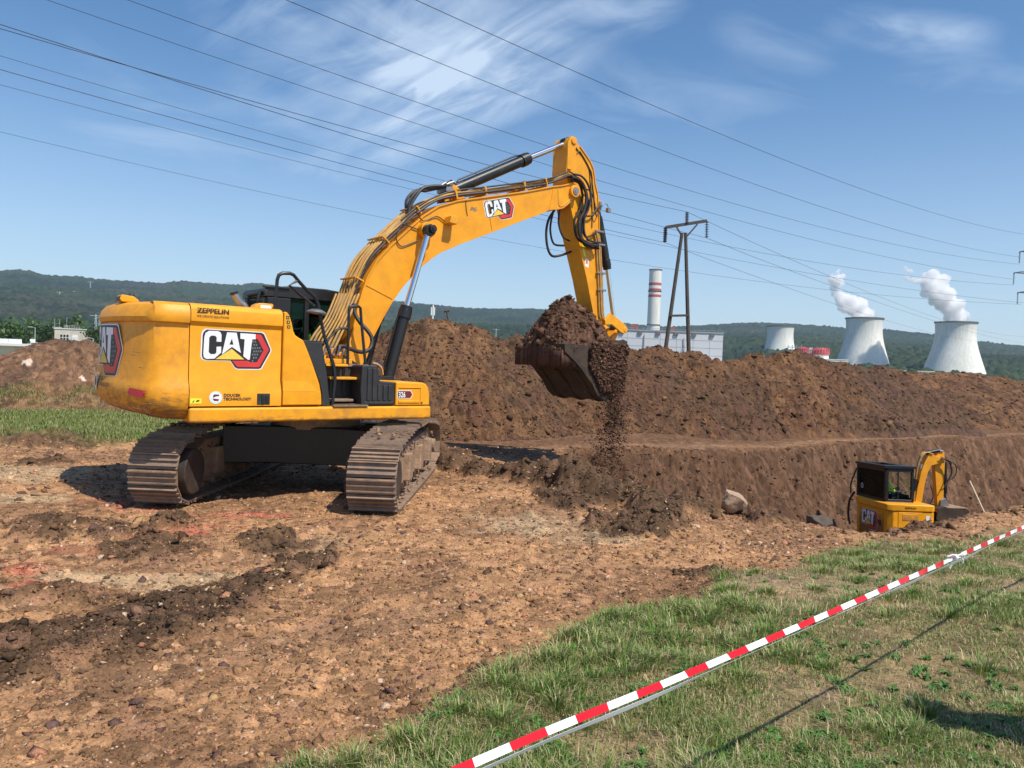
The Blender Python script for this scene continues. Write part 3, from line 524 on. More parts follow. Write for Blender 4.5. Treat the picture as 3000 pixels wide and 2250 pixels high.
def build_hills():
    az = np.linspace(-60, 60, 1700)*PI/180; r = np.exp(np.linspace(math.log(420), math.log(4300), 560)); A, R_ = np.meshgrid(az, r); X, Y = np.sin(A)*R_, np.cos(A)*R_
    Z, g = hill_z(A, R_)
    h, c = clods(X, Y, 13, 410, .97); h2, c2 = clods(X, Y, 7.5, 420, .9)
    wood = ss(.30, .40, fbm(X/260, Y/260, 4, 430)+g*.25+.08)
    Z = Z+wood*(h*11+h2*5)+wood*3-np.where(R_ > 3700, (R_-3700)*.12, 0)
    t = fbm(X/300, Y/300, 5, 440)[..., None]; a, b, d = np.array([.017, .030, .018]), np.array([.030, .048, .024]), np.array([.055, .052, .038])
    col = a*(1-ss(.35, .6, t))+b*ss(.35, .6, t); k = ss(.56, .7, fbm(X/210, Y/210, 5, 450))[..., None]; col = col*(1-k*.5)+d*k*.5
    near = ss(.30, .05, g)[..., None]; col = col*(1-near*.5)+np.array([.045, .085, .022])*near*.5
    col = col*(.55+.9*np.where(h2 > .3, c2, c))[..., None]; col = col*wood[..., None]+np.array([.16, .20, .07])*(1-wood[..., None])
    m, nt, bs = new_mat('forest_canopy'); at = nt.nodes.new('ShaderNodeAttribute'); at.attribute_name = 'col'; nt.links.new(at.outputs['Color'], bs.inputs['Base Color']); bs.inputs['Roughness'].default_value = .9; bs.inputs['Specular IOR Level'].default_value = .1
    tag(npmesh('hills', np.stack([X, Y, Z], -1).reshape(-1, 3), grid_faces(*X.shape), m, col.reshape(-1, 3), smooth=False), 'wooded hills along the horizon', None, None, 'structure')
build_hills()
def at_px(x, y, D):
    d = w_+(x-1500)/2200*cr-(y-1125)/2200*cu; return CAM+d*(D/d[1])

# ------------------------------------------------------------------ decals
def clip_map(bm, step, fn):
    if fn is None: return
    xs = [v.co.x for v in bm.verts]; lo, hi = min(xs), max(xs); k = math.ceil(lo/step)*step
    while k < hi:
        bmesh.ops.bisect_plane(bm, geom=bm.verts[:]+bm.edges[:]+bm.faces[:], plane_co=(k, 0, 0), plane_no=(1, 0, 0), dist=1e-5); k += step
def decal(name, parent, layers, frame, label=None, step=.08):
    """layers: (material, polygons, lift). frame(u, v, lift) -> xyz in the machine's frame"""
    mats = []; me = bpy.data.meshes.new(name); V, F_, MI = [], [], []
    for mt, polys, lift in layers:
        if mt not in mats: mats.append(mt)
        bm = bmesh.new()
        for p in polys:
            vs = [bm.verts.new((u, v, 0)) for u, v in p]; bm.faces.new(vs)
        bmesh.ops.triangulate(bm, faces=bm.faces[:]); clip_map(bm, step, frame)
        bm.verts.index_update(); o = len(V); V += [tuple(frame(v.co.x, v.co.y, lift)) for v in bm.verts]
        for f in bm.faces: F_.append(tuple(v.index+o for v in f.verts)); MI.append(mats.index(mt))
        bm.free()
    me.from_pydata(V, [], F_); [me.materials.append(k) for k in mats]; me.polygons.foreach_set('material_index', MI)
    ob = bpy.data.objects.new(name, me); COL.objects.link(ob); ob.parent = parent
    if label: ob['label'] = label
    return ob
def cat_layers(s):
    X0, Y0, k = 1200, 560, .001118
    def T(pts): return [((x-X0)*k*s, -(y-Y0-.047*(x-X0))*k*.96*s) for x, y in pts]
    plate = [(1198, 610), (1210, 575), (1240, 552), (1840, 585), (1868, 602), (1946, 780), (1946, 805), (1842, 1004), (1820, 1012), (1580, 1004), (1552, 988), (1500, 908), (1240, 898), (1208, 884), (1194, 850)]
    cx, cy = 1590, 775; rim = [(cx+(x-cx)*1.035, cy+(y-cy)*1.05) for x, y in plate]
    red = [(1776, 603), (1835, 608), (1932, 785), (1824, 992), (1578, 985), (1518, 912), (1690, 914), (1725, 935), (1795, 932), (1868, 795), (1800, 662), (1772, 655)]
    Cc = [(1214, 640), (1226, 590), (1262, 566), (1355, 568), (1384, 582), (1396, 612), (1396, 692), (1345, 690), (1345, 640), (1326, 622), (1286, 621), (1266, 645), (1264, 808), (1285, 832), (1330, 832), (1346, 812), (1346, 748), (1396, 746), (1396, 815), (1326, 884), (1240, 886), (1214, 866), (1208, 830)]
    Aa = [(1455, 582), (1560, 586), (1612, 822), (1511, 750), (1405, 838)]; Ah = [(1484, 722), (1508, 655), (1527, 724)]
    Tt = [(1600, 590), (1772, 602), (1772, 662), (1735, 662), (1712, 903), (1690, 900), (1640, 860), (1650, 662), (1602, 656)]
    tri = [(1510, 772), (1652, 898), (1335, 890)]; tri2 = [(1510, 790), (1600, 868), (1422, 864)]
    hexes = []
    for i in range(7):
        for j in range(5):
            hx, hy = 1745+j*26+(i % 2)*13, 690+i*38
            if hx < 1742+(1862-1742)*(1-abs(hy-795)/140): hexes.append([(hx+9*math.cos(q*PI/3), hy+14*math.sin(q*PI/3)) for q in range(6)])
    e = .0015
    return [(M['white'], [T(rim)], e), (M['decalblack'], [T(plate)], 2.2*e), (M['red'], [T(red)], 3.4*e), (M['honey'], [T(h) for h in hexes], 3.4*e), (M['white'], [T(Cc), T(Aa), T(Tt)], 4.6*e), (M['gold'], [T(tri)], 4.6*e), (M['decalblack'], [T(Ah)], 5.8*e)]
def text_mesh(body, name, parent, m, frame, h, sx=1., bold=0., align='LEFT', lift=.004, spacing=1.):
    cu_ = bpy.data.curves.new(name, 'FONT'); cu_.body = body; cu_.size = 1; cu_.align_x = align; cu_.offset = bold; cu_.space_character = spacing; cu_.resolution_u = 3
    o = bpy.data.objects.new(name, cu_); COL.objects.link(o); bpy.context.view_layer.update()
    me = bpy.data.meshes.new_from_object(o.evaluated_get(bpy.context.evaluated_depsgraph_get())); COL.objects.unlink(o); bpy.data.objects.remove(o); me.name = name
    for v in me.vertices: v.co = Vector(frame(v.co.x*h*1.4*sx, v.co.y*h*1.4, lift))
    me.materials.clear(); me.materials.append(m); ob = bpy.data.objects.new(name, me); COL.objects.link(ob); ob.parent = parent; return ob
def side_frame(x0, z0, y=-1.39, tilt=0., sgn=-1):
    c, s = math.cos(tilt), math.sin(tilt)
    return lambda u, v, l: (x0+u*c-v*s, y+sgn*l, z0+u*s+v*c)

# ------------------------------------------------------------------ people
def skin_obj(name, parent, m, verts, edges, radii, sub=2):
    me = bpy.data.meshes.new(name); me.from_pydata(verts, edges, []); o = bpy.data.objects.new(name, me); COL.objects.link(o); o.parent = parent
    sk = o.modifiers.new('skin', 'SKIN'); sk.use_smooth_shade = True
    for i, r in enumerate(radii):
        r = r if isinstance(r, tuple) else (r, r); me.skin_vertices[0].data[i].radius = r
    me.skin_vertices[0].data[0].use_root = True
    s = o.modifiers.new('sub', 'SUBSURF'); s.levels = sub; s.render_levels = sub; me.materials.append(m); return o
M['clearglass'] = glassmat(); M['clearglass'].node_tree.nodes['Transparent BSDF'].inputs[0].default_value = (.84, .90, .86, 1)
M['skin'] = mat('skin', (.50, .28, .19), .5); M['vest'] = mat('neon_vest', (.45, .95, .06), .6); M['navy'] = mat('navy_cloth', (.03, .04, .07), .8); M['hair'] = mat('dark_cap', (.03, .025, .022), .7); M['silver'] = mat('reflective_strip', (.7, .72, .72), .35)
def seated_person(loc, rz, label, vest_all=False):
    """operator sitting, facing local +x, origin at the seat under the hips"""
    r = empty('person', loc, rz); tag(r, label, 'person')
    V = [(0, 0, .09), (.02, 0, .28), (.0, 0, .46), (.0, 0, .55), (.02, 0, .60),
         (.0, .17, .50), (.08, .23, .30), (.30, .20, .24), (.42, .17, .27),
         (.0, -.17, .50), (.08, -.23, .30), (.30, -.20, .24), (.42, -.17, .27),
         (.03, .10, .09), (.42, .13, .12), (.48, .13, -.30), (.60, .13, -.36), (.03, -.10, .09), (.42, -.13, .12), (.48, -.13, -.30), (.60, -.13, -.36)]
    Ed = [(0, 1), (1, 2), (2, 3), (3, 4), (2, 5), (5, 6), (6, 7), (7, 8), (2, 9), (9, 10), (10, 11), (11, 12), (0, 13), (13, 14), (14, 15), (15, 16), (0, 17), (17, 18), (18, 19), (19, 20)]
    Rr = [(.13, .15), (.12, .15), (.10, .13), .055, .055, .06, .052, .042, .035, .06, .052, .042, .035, .085, .075, .05, .045, .085, .075, .05, .045]
    b = skin_obj('body', r, M['navy'], V, Ed, Rr)
    h = skin_obj('head', r, M['skin'], [(0.03, 0, .58), (.035, 0, .67), (.045, 0, .76), (.04, 0, .83)], [(0, 1), (1, 2), (2, 3)], [.055, (.075, .085), (.085, .095), (.06, .07)])
    f = MB(); f.bar((.125, 0, .71), (.15, 0, .695), .018, 8); [f.bar((.112, s*.035, .745), (.122, s*.035, .745), .012, 8) for s in (-1, 1)]; [f.bar((.04, s*.085, .73), (.04, s*.10, .73), .025, 8) for s in (-1, 1)]; f.build('face', M['skin'], h)
    m = MB(); m.lathe([(.0, .145), (.05, .135), (.085, .10), (.105, .04), (.107, .0)], 20, (.035, 0, .76)); m.box((.14, 0, .765), (.10, .13, .012)); m.build('cap', M['hair'], r)
    skin_obj('vest', r, M['vest'], [(0.01, 0, .16), (.02, 0, .30), (.005, 0, .46), (.0, .14, .50), (.0, -.14, .50)], [(0, 1), (1, 2), (2, 3), (2, 4)], [(.15, .17), (.14, .17), (.12, .15), .08, .08])
    if vest_all: skin_obj('sleeves', r, M['vest'], [(.0, 0, .49), (.0, .17, .51), (.08, .235, .30), (.22, .21, .26), (.0, -.17, .51), (.08, -.235, .30), (.22, -.21, .26)], [(0, 1), (1, 2), (2, 3), (0, 4), (4, 5), (5, 6)], [.08, .075, .065, .055, .075, .065, .055])
    # hands closed on the levers: palm, four fingers and a thumb each
    for s in (-1, 1):
        mb = MB(); c = Vector((.46, s*.165, .285)); mb.box(c, (.075, .03, .08))
        for k in range(4): mb.tube([c+Vector((.02, 0, .03-k*.02)), c+Vector((.05, s*-.01, .03-k*.02)), c+Vector((.055, s*-.035, .028-k*.02)), c+Vector((.03, s*-.045, .026-k*.02))], .0095, 6, 3)
        mb.tube([c+Vector((-.01, 0, .03)), c+Vector((.01, -s*.03, .05)), c+Vector((.035, -s*.045, .045))], .011, 6, 3); mb.build('hand', M['skin'], r)
    return r

# ------------------------------------------------------------------ big excavator
HEAD = rad(38)
def build_excavator():
    root = empty('excavator', (-2.9696, 11.4498, 0), HEAD)
    tag(root, 'large yellow crawler excavator lifting a full bucket of soil', 'excavator')
    ye, yd, bk, pl = M['yellow'], M['yellow_dirty'], M['black'], M['plastic']
    # --- counterweight: horizontal outline offset inwards level by level
    def outline(ins, rr):
        R_ = rr-ins; pts = []; Yh = 1.39-ins; xs = -2.222
        a1 = math.asin(min(.99, (Yh-.14)/R_))
        pts.append((xs, -Yh))
        pts.append((-2.42, -Yh)); pts.append((-2.52, -Yh+.015)); pts.append((-2.6, -Yh+.06))
        for k in range(25):
            a = -a1+2*a1*k/24; pts.append((-R_*math.cos(a), R_*math.sin(a)))
        pts += [(-2.6, Yh-.06), (-2.52, Yh-.015), (-2.42, Yh), (xs, Yh)]
        return pts
    prof = [(1.12, .34, 2.95), (1.10, .22, 2.95), (1.13, .12, 2.955), (1.20, .045, 2.94), (1.30, .01, 2.955), (1.42, .0, 2.96), (1.52, .02, 2.96), (1.60, .055, 2.97), (1.9, .055, 2.965), (2.20, .06, 2.955), (2.265, .065, 2.95), (2.275, .02, 2.94), (2.33, .005, 2.94), (2.42, .02, 2.93), (2.48, .06, 2.92), (2.515, .13, 2.90), (2.52, .3, 2.9)]
    mb = MB(); L = [outline(i, r) for z, i, r in prof]; n = len(L[0]); vs = [(x, y, prof[k][0]+max(0, 1-(prof[k][0]-1.08)/.5)*.10*min(1, max(0, (-x-2.35)/.6))) for k in range(len(L)) for x, y in L[k]]
    fs = [(k*n+i, k*n+i+1, (k+1)*n+i+1, (k+1)*n+i) for k in range(len(L)-1) for i in range(n-1)]+[(k*n+n-1, k*n, (k+1)*n, (k+1)*n+n-1) for k in range(len(L)-1)]
    fs += [tuple(range(n-1, -1, -1)), tuple(range((len(L)-1)*n, len(L)*n))]; mb.add(vs, fs)
    cw = mb.build('counterweight', yd, root, smooth=28)
    def cyl(y0, z0, R_):
        def fr(u, v, l):
            ang = (y0-u)/R_; return (-(R_+l)*math.cos(ang), (R_+l)*math.sin(ang), z0+v)
        return fr
    decal('logo', cw, cat_layers(1.36), cyl(.41, 2.215, 2.917), 'scuffed logo on the rear of the counterweight')
    text_mesh('DOUCEK\nTECHNOLOGY', 'lettering', cw, M['decalblack'], cyl(.0, 1.53, 2.972), .05, 1.1, .02)
    decal('badge', cw, [(M['cyan'], [[(.11*math.cos(k*PI/12), .11*math.sin(k*PI/12)) for k in range(24)]], .003), (M['decalblack'], [[(.06*math.cos(k*PI/12), .06*math.sin(k*PI/12)) for k in range(24)]], .005)], cyl(.15, 1.51, 2.97))
    q = [(0, .04), (.03, .075), (.33, .05), (.29, .03), (.34, .02), (.27, .005), (.30, -.02), (.2, -.03), (.03, -.012), (-.01, .01)]
    op = outline(.0, 2.97); acc_ = [0]
    for a, b in zip(op, op[1:]): acc_.append(acc_[-1]+math.hypot(b[0]-a[0], b[1]-a[1]))
    def around(s0, z0):      # follows the counterweight's outline, s measured rearwards from the seam
        def fr(u, v, l):
            s = s0-u; k = max(0, min(len(op)-2, next((i for i in range(len(acc_)-1) if acc_[i+1] >= s), len(op)-2))); (ax, ay), (bx, by_) = op[k], op[k+1]; d = math.hypot(bx-ax, by_-ay); t = (s-acc_[k])/d
            return (ax+(bx-ax)*t-(by_-ay)/d*l, ay+(by_-ay)*t+(bx-ax)/d*l, z0+v)
        return fr
    decal('reflector', cw, [(M['reflector'], [q], .006)], around(.80, 1.40), None, .03)
    for s0, z0, L_ in ((.78, 1.90, .26), (.80, 1.865, .20), (.62, 1.72, .15), (.50, 1.30, .22), (.75, 1.24, .3)): decal('scratch', cw, [(M['trackframe'], [[(0, 0), (L_*.3, .006), (L_, -.008), (L_*.4, -.004)]], .0025)], around(s0, z0), None, .04)
    mb = MB(); mb.prism([(-.10, .03), (-.07, .0), (.12, .0), (.12, .03), (.06, .075), (-.08, .09)], -.13, .13); mb.xform(Matrix.Identity(3), (-2.72, -.33, 2.52)); rc = mb.build('camera_hood', ye, cw, .01)
    m2 = MB(); m2.box((-2.80, -.33, 2.56), (.05, .2, .05)); m2.bar((-2.69, -.36, 2.6), (-2.69, -.36, 2.635), .008); m2.bar((-2.63, -.30, 2.6), (-2.63, -.30, 2.63), .008); m2.build('camera', bk, cw)
    # --- engine hood: profile in y,z swept along x
    def sweep(name, x0, x1, P, m, nseg=1, **k):
        mb = MB(); n = len(P); xs = [x0+(x1-x0)*i/nseg for i in range(nseg+1)]; vs = [(x, y, z) for x in xs for y, z in P]
        fs = [(i*n+j, i*n+(j+1) % n, (i+1)*n+(j+1) % n, (i+1)*n+j) for i in range(nseg) for j in range(n)]+[tuple(range(n-1, -1, -1)), tuple(range(nseg*n, nseg*n+n))]
        return mb.add(vs, fs).build(name, m, root, **k)
    half = [(-1.385, 1.272), (-1.385, 1.44), (-1.345, 1.50), (-1.335, 1.615), (-1.335, 2.255), (-1.372, 2.275), (-1.378, 2.36), (-1.365, 2.44), (-1.32, 2.50), (-1.24, 2.52)]
    half = [(-1.385, 1.272), (-1.385, 1.43), (-1.34, 1.47), (-1.30, 1.60), (-1.335, 1.66), (-1.335, 2.255), (-1.375, 2.30), (-1.378, 2.38), (-1.365, 2.45), (-1.32, 2.50), (-1.24, 2.52)]
    half = [(-1.385, 1.272), (-1.385, 1.455), (-1.335, 1.60), (-1.335, 2.25), (-1.372, 2.30), (-1.378, 2.38), (-1.365, 2.45), (-1.32, 2.50), (-1.24, 2.52)]
    full = half+[(1.24, 2.52), (1.32, 2.50), (1.37, 2.44), (1.37, 1.272)]
    hood = sweep('engine_hood', -2.212, -1.088, full, ye, smooth=25)
    decal('logo', hood, cat_layers(1.), side_frame(-2.063, 2.195, -1.335))
    fr = side_frame(-2.148, 2.405, -1.378); text_mesh('ZEPPELIN', 'lettering', hood, M['decalblack'], fr, .058, 1.12, .03)
    text_mesh('WE CREATE SOLUTIONS', 'lettering', hood, M['decalblack'], side_frame(-2.148, 2.352, -1.378), .024, 1.02, .01)
    text_mesh('DOUCEK', 'lettering', hood, M['decalblack'], side_frame(-1.815, 1.392, -1.385), .034, 1.05, .03); text_mesh('TECHNOLOGY', 'lettering', hood, M['decalblack'], side_frame(-1.815, 1.345, -1.385), .034, 1.05, .03)
    circ = lambda r, cx=0, cy=0: [(cx+r*math.cos(k*PI/14), cy+r*math.sin(k*PI/14)) for k in range(28)]
    decal('badge', hood, [(M['cyan'], [circ(.078)], .003), (M['white'], [circ(.058)], .0045), (M['darkred'], [[(-.035, .02), (-.02, .04), (.035, .038), (.04, .02), (0, .015), (-.03, .0)], [(-.04, -.01), (0, -.015), (.04, -.02), (.03, -.042), (-.02, -.04)]], .006)], side_frame(-1.908, 1.378, -1.386))
    decal('sticker', hood, [(M['lemon'], [[(0, 0), (.13, 0), (.13, .065), (0, .065)]], .003), (M['decalblack'], [[(.02, .015), (.05, .05), (.04, .015)], [(.06, .02), (.08, .045), (.11, .04), (.10, .025)]], .0045)], side_frame(-2.205, 1.305, -1.386))
    mb = MB(); mb.bb(-1.40, -1.235, -1.392, -1.37, 1.288, 1.43); la = mb.build('latch', pl, hood, .006); mb = MB(); mb.bb(-1.345, -1.315, -1.402, -1.388, 1.30, 1.41); mb.bb(-1.30, -1.255, -1.398, -1.388, 1.31, 1.40); mb.build('handle', bk, la, .003)
    # side panel beside the steps, sloping forward
    P = [(-1.074, 1.272), (-1.074, 2.49), (-1.03, 2.485), (-1.0, 2.45), (-.963, 2.347), (-.94, 2.25), (-.915, 2.195), (-.87, 2.165), (-.80, 2.13), (-.73, 1.98), (-.67, 1.84), (-.56, 1.56), (-.53, 1.42), (-.52, 1.272)]
    mb = MB(); mb.prism(P, -1.372, -1.02); sp = mb.build('side_panel', ye, root, .022, 3)
    mb = MB(); mb.add([(-1.066, -1.371, 1.46), (-.62, -1.371, 1.46), (-.70, -1.371, 1.60), (-1.066, -1.371, 1.60), (-1.066, -1.386, 1.455), (-.60, -1.386, 1.455)], [(0, 1, 5, 4), (4, 5, 2, 3)]); mb.bb(-1.066, -.56, -1.386, -1.36, 1.285, 1.455); mb.build('crease', ye, sp, .004)
    for k, z in enumerate((2.395, 2.335, 2.275)):
        decal('sticker', sp, [(M['decalblack'], [[(0, 0), (.04, 0), (.04, .04), (0, .04)]], .002), (M['lemon'], [[(.01, .01), (.03, .012), (.02, .032)]], .0035)], side_frame(-1.045+.008*k, z, -1.374))
    mb = MB(); mb.prism([(-.79, 2.118), (-.53, 2.118), (-.45, 1.7), (-.39, 1.262), (-.51, 1.262), (-.51, 1.42), (-.55, 1.58)], -1.345, -1.0); mb.bb(-.80, -.52, -1.345, -1.0, 2.119, 2.135); mb.build('air_box_cover', pl, root, .012)
    # body under the hood and platform
    mb = MB(); mb.bb(-2.2, 1.12, -1.0, 1.36, 1.262, 1.5); mb.bb(-1.07, -.42, -1.0, .36, 1.5, 2.08); mb.bb(-.42, -.02, -.98, -.36, 1.5, 1.80); mb.bb(-1.1, -.3, -.36, .34, 1.5, 1.75); mb.build('house_frame', M['bucketsteel'], root, .01)  # near-black colour stands in for the shade around the frame
    # --- sill / deck
    mb = MB(); mb.bb(-2.216, 1.185, -1.392, -1.05, 1.065, 1.255); mb.build('deck_sill', M['yellow_sill'], root, .035, 3)
    mb = MB(); mb.bb(-2.2, 1.1, -1.06, 1.36, 1.09, 1.25); mb.bb(-.9, 1.1, -.45, .45, 1.02, 1.1); mb.build('deck', bk, root, .01)
    # steps
    st = MB(); st.bb(-.40, .06, -1.02, -.96, 1.258, 1.80); [st.bb(x, x+.075, -1.035, -1.0, 1.38, 1.62) for x in (-.37, -.27, -.17, -.07)]; [st.bb(x, x+.09, -1.035, -1.0, 1.66, 1.79) for x in (-.36, -.22, -.08)]; st.build('step_wall', pl, root, .006)
    for x0, x1, z, mt in ((-.42, -.10, 1.815, ye), (-.36, .05, 1.635, yd), (-.36, .0, 1.33, M['track'])):
        mb = MB(); mb.bb(x0, x1, -1.25, -.99, z-.018, z+.018); mb.build('step', mt, root, .008)
    mb = MB(); mb.bb(-.37, .15, -1.41, -1.1, 1.257, 1.272); [mb.bb(-.36+.03*k, -.345+.03*k, -1.405, -1.12, 1.273, 1.282) for k in range(17)]; mb.build('tread_plate', M['track'], root)
    mb = MB(); mb.bb(-.45, .32, -1.05, -.45, 1.795, 1.83); mb.build('walkway', M['trackframe'], root, .006)
    # black fuel box and yellow tool box
    mb = MB(); mb.prism([(.06, 1.262), (.04, 1.5), (.055, 1.815), (.10, 1.83), (.285, 1.825), (.305, 1.79), (.335, 1.615), (.36, 1.60), (.575, 1.595), (.575, 1.262)], -1.375, -.62); fb = mb.build('battery_box', pl, root, .018, 3)
    mb = MB(); [mb.bb(x, x+.055, -1.392, -1.37, 1.33, zt) for x, zt in ((.135, 1.79), (.215, 1.79), (.30, 1.57), (.385, 1.55), (.465, 1.55))]; mb.bb(.09, .56, -1.388, -1.37, 1.28, 1.32); mb.build('rib', pl, fb, .01)
    mb = MB(); mb.prism([(.588, 1.262), (.588, 1.60), (1.03, 1.595), (1.09, 1.575), (1.125, 1.53), (1.15, 1.42), (1.155, 1.262)], -1.385, -.58); tb = mb.build('tool_box', ye, root, .02, 3)
    mb = MB(); mb.bb(.63, .98, -1.398, -1.38, 1.30, 1.335); mb.bb(.63, 1.0, -1.398, -1.38, 1.515, 1.53); mb.bb(.99, 1.003, -1.398, -1.38, 1.30, 1.52); mb.build('panel_rib', ye, tb, .008)
    mb = MB(); mb.bar((1.02, -1.384, 1.30), (1.02, -1.394, 1.30), .012, 12); mb.build('lock', bk, tb)
    fr = side_frame(.625, 1.375, -1.386)
    decal('number_plate', tb, [(M['white'], [[(-.012, -.012), (.205, -.012), (.243, .045), (.205, .105), (-.012, .105)]], .002), (M['darkred'], [[(-.004, -.004), (.20, -.004), (.232, .045), (.20, .097), (-.004, .097)]], .0035)], fr)
    text_mesh('326', 'number', tb, M['decalblack'], side_frame(.625, 1.379, -1.386), .083, .68, .06, lift=.005); text_mesh('326', 'number', tb, M['white'], side_frame(.627, 1.381, -1.386), .080, .68, .025, lift=.007)
    # left hand deck boxes (far side)
    mb = MB(); mb.bb(-2.2, -.75, .3, 1.38, 1.5, 2.1); mb.build('left_house', ye, root, .02)
    # exhaust and lamp on hood
    mb = MB(); mb.tube([(-.95, .5, 2.50), (-.96, .5, 2.62), (-1.03, .5, 2.68), (-1.12, .5, 2.80)], .055, 14, 5); mb.build('exhaust', M['steel'], root)
    mb = MB(); mb.bar((-1.12, .5, 2.80), (-1.13, .5, 2.83), .06, 14); mb.build('exhaust_tip', bk, root)
    mb = MB(); mb.prism([(-1.22, 2.52), (-1.17, 2.60), (-1.12, 2.625), (-.95, 2.625), (-.93, 2.60), (-.98, 2.52)], -.62, -.40); lp = mb.build('work_lamp', ye, root, .008); mb = MB(); mb.bb(-1.12, -.97, -.626, -.61, 2.545, 2.60); mb.build('lens', M['white'], lp)
    # --- cab, on the left
    y0, y1 = .42, 1.37; x0, x1 = -.68, 1.08; cab = MB()
    side = [(x0, 1.5), (x0, 2.86), (x0+.06, 2.94), (-.3, 2.985), (.3, 2.985), (.75, 2.945), (1.0, 2.86), (x1, 2.2), (x1, 1.5)]
    cab.prism([(x0-.02, 2.86), (x0+.0, 2.93), (-.3, 2.99), (.3, 2.99), (.75, 2.95), (1.02, 2.865), (1.0, 2.80), (x0, 2.80)], y0-.01, y1)       # roof
    for y in (y0, y1-.06):
        cab.bb(x0, x0+.40, y, y+.06, 1.5, 2.80); cab.bb(-.06, .02, y, y+.06, 1.95, 2.80); cab.beam((x1, y+.03, 1.9), (.97, y+.03, 2.83), .06, .09, (1, 0, 0)); cab.bb(x0+.39, x1, y, y+.06, 1.5, 1.95)
    cab.bb(x0, x0+.05, y0, y1, 1.5, 1.95); cab.bb(x0, x0+.05, y0, y0+.14, 1.95, 2.8); cab.bb(x0, x0+.05, y1-.14, y1, 1.95, 2.8); cab.bb(x1-.05, x1, y0, y1, 1.4, 1.75); cab.bb(x0, x1, y0, y1, 1.3, 1.45)
    cb = cab.build('cab', bk, root, .015, 2)
    mb = MB(); mb.bb(x0-.03, x0+.03, y0-.03, y1, 2.80, 2.90); mb.bb(x0-.05, -.32, y0-.04, y0+.02, 2.93, 2.965); mb.build('roof_trim', bk, cb, .01)
    g = MB(); g.bb(.02, .98, y0+.025, y0+.032, 1.95, 2.80); g.bb(-.28, -.06, y0+.025, y0+.032, 1.95, 2.80); g.build('side_window', M['glass'], cb); g = MB(); g.bb(-.28, .98, y1-.035, y1-.028, 1.95, 2.8); g.build('side_window', M['glass'], cb)
    g = MB(); g.bb(x0+.02, x0+.027, y0+.14, y1-.14, 1.95, 2.80); g.build('rear_window', M['glass'], cb); g = MB(); g.beam((x1-.02, (y0+y1)/2, 1.75), (.95, (y0+y1)/2, 2.83), .86, .008, (1, 0, 0)); g.build('windscreen', M['glass'], cb)
    mb = MB(); mb.bb(.04, .48, .68, 1.12, 1.55, 1.80); mb.box((.08, .9, 2.08), (.10, .44, .54), Matrix.Rotation(rad(-8), 3, 'Y')); mb.box((.03, .9, 2.44), (.08, .24, .14)); mb.build('driver_seat', pl, cb, .03, 3)
    mb = MB(); mb.bb(.82, 1.0, .5, 1.3, 1.5, 2.05); mb.bb(.3, .7, .55, .66, 1.55, 2.0); mb.bar((.66, .66, 1.9), (.70, .70, 2.10), .02); mb.bar((.66, 1.10, 1.8), (.70, 1.06, 2.10), .02); mb.build('console', pl, cb, .02)
    mb = MB(); mb.tube([(-.66, 1.0, 2.50), (-.74, 1.02, 2.68), (-.72, 1.02, 2.82), (-.62, 1.02, 2.875), (-.40, 1.02, 2.88)], .025, 8, 4); mb.tube([(-.66, .5, 2.50), (-.76, .5, 2.66), (-.74, .5, 2.84), (-.62, .5, 2.88)], .025, 8, 4); mb.bar((-.75, .5, 2.85), (-.75, 1.02, 2.85), .025); mb.build('rear_guard', bk, cb)
    # --- hand rails
    def rail(name, pts, r=.021, p=root, sub=1):
        mb = MB(); mb.tube(pts, r, 8, sub); return mb.build(name, bk, p)
    Y = -1.22
    rail('handrail', [(-1.14, Y, 2.50), (-1.12, Y, 2.90), (-1.10, Y, 2.965), (-1.05, Y, 2.995), (-.95, Y, 3.003), (-.90, Y, 2.985), (-.826, Y, 2.907), (-.72, Y, 2.81), (-.60, Y, 2.72), (-.555, Y, 2.64), (-.535, Y, 2.56), (-.50, Y, 2.40), (-.446, Y, 2.20), (-.39, Y-.03, 2.01), (-.325, Y-.05, 1.82), (-.31, Y-.08, 1.65), (-.335, Y-.1, 1.4), (-.35, Y-.1, 1.27)], .024)
    rail('handrail', [(-.84, Y, 2.92), (-.955, Y, 2.845), (-.80, Y, 2.73), (-.60, Y, 2.60)], .019)
    rail('handrail', [(-.046, -1.12, 1.82), (-.05, -1.12, 2.59), (-.04, -1.12, 2.63), (.0, -1.12, 2.645), (.10, -1.12, 2.65), (.125, -1.12, 2.63), (.14, -1.13, 2.45), (.189, -1.2, 1.84)], .021)
    rail('handrail', [(-.047, -1.12, 2.335), (-.18, -1.12, 2.325), (-.22, -1.12, 2.30), (-.372, -1.14, 2.15), (-.45, -1.15, 2.07)], .018)
    mb = MB(); mb.lathe([(0, .05), (.07, .04), (.12, .015), (.135, 0), (.13, -.012), (0, -.012)], 24); R_ = Matrix.Rotation(rad(6), 3, 'Y'); mb.xform(R_, (-.60, -1.30, 2.51)); mr = mb.build('mirror', M['steel'], root); mb = MB(); mb.bar((-.60, -1.3, 2.51), (-.56, -1.23, 2.53), .012); mb.build('mirror_bracket', bk, mr)
    # --- boom
    lo = [(.34, 1.62), (.50, 1.62), (.64, 1.865), (.771, 2.27), (.93, 2.57), (1.079, 2.83), (1.25, 3.07), (1.403, 3.247), (1.583, 3.427), (1.75, 3.57), (1.929, 3.70), (2.349, 3.906), (2.937, 4.165), (3.72, 4.513), (4.20, 4.725), (4.36, 4.775), (4.495, 4.80), (4.62, 4.84), (4.74, 4.93), (4.912, 5.10), (4.985, 5.20)]
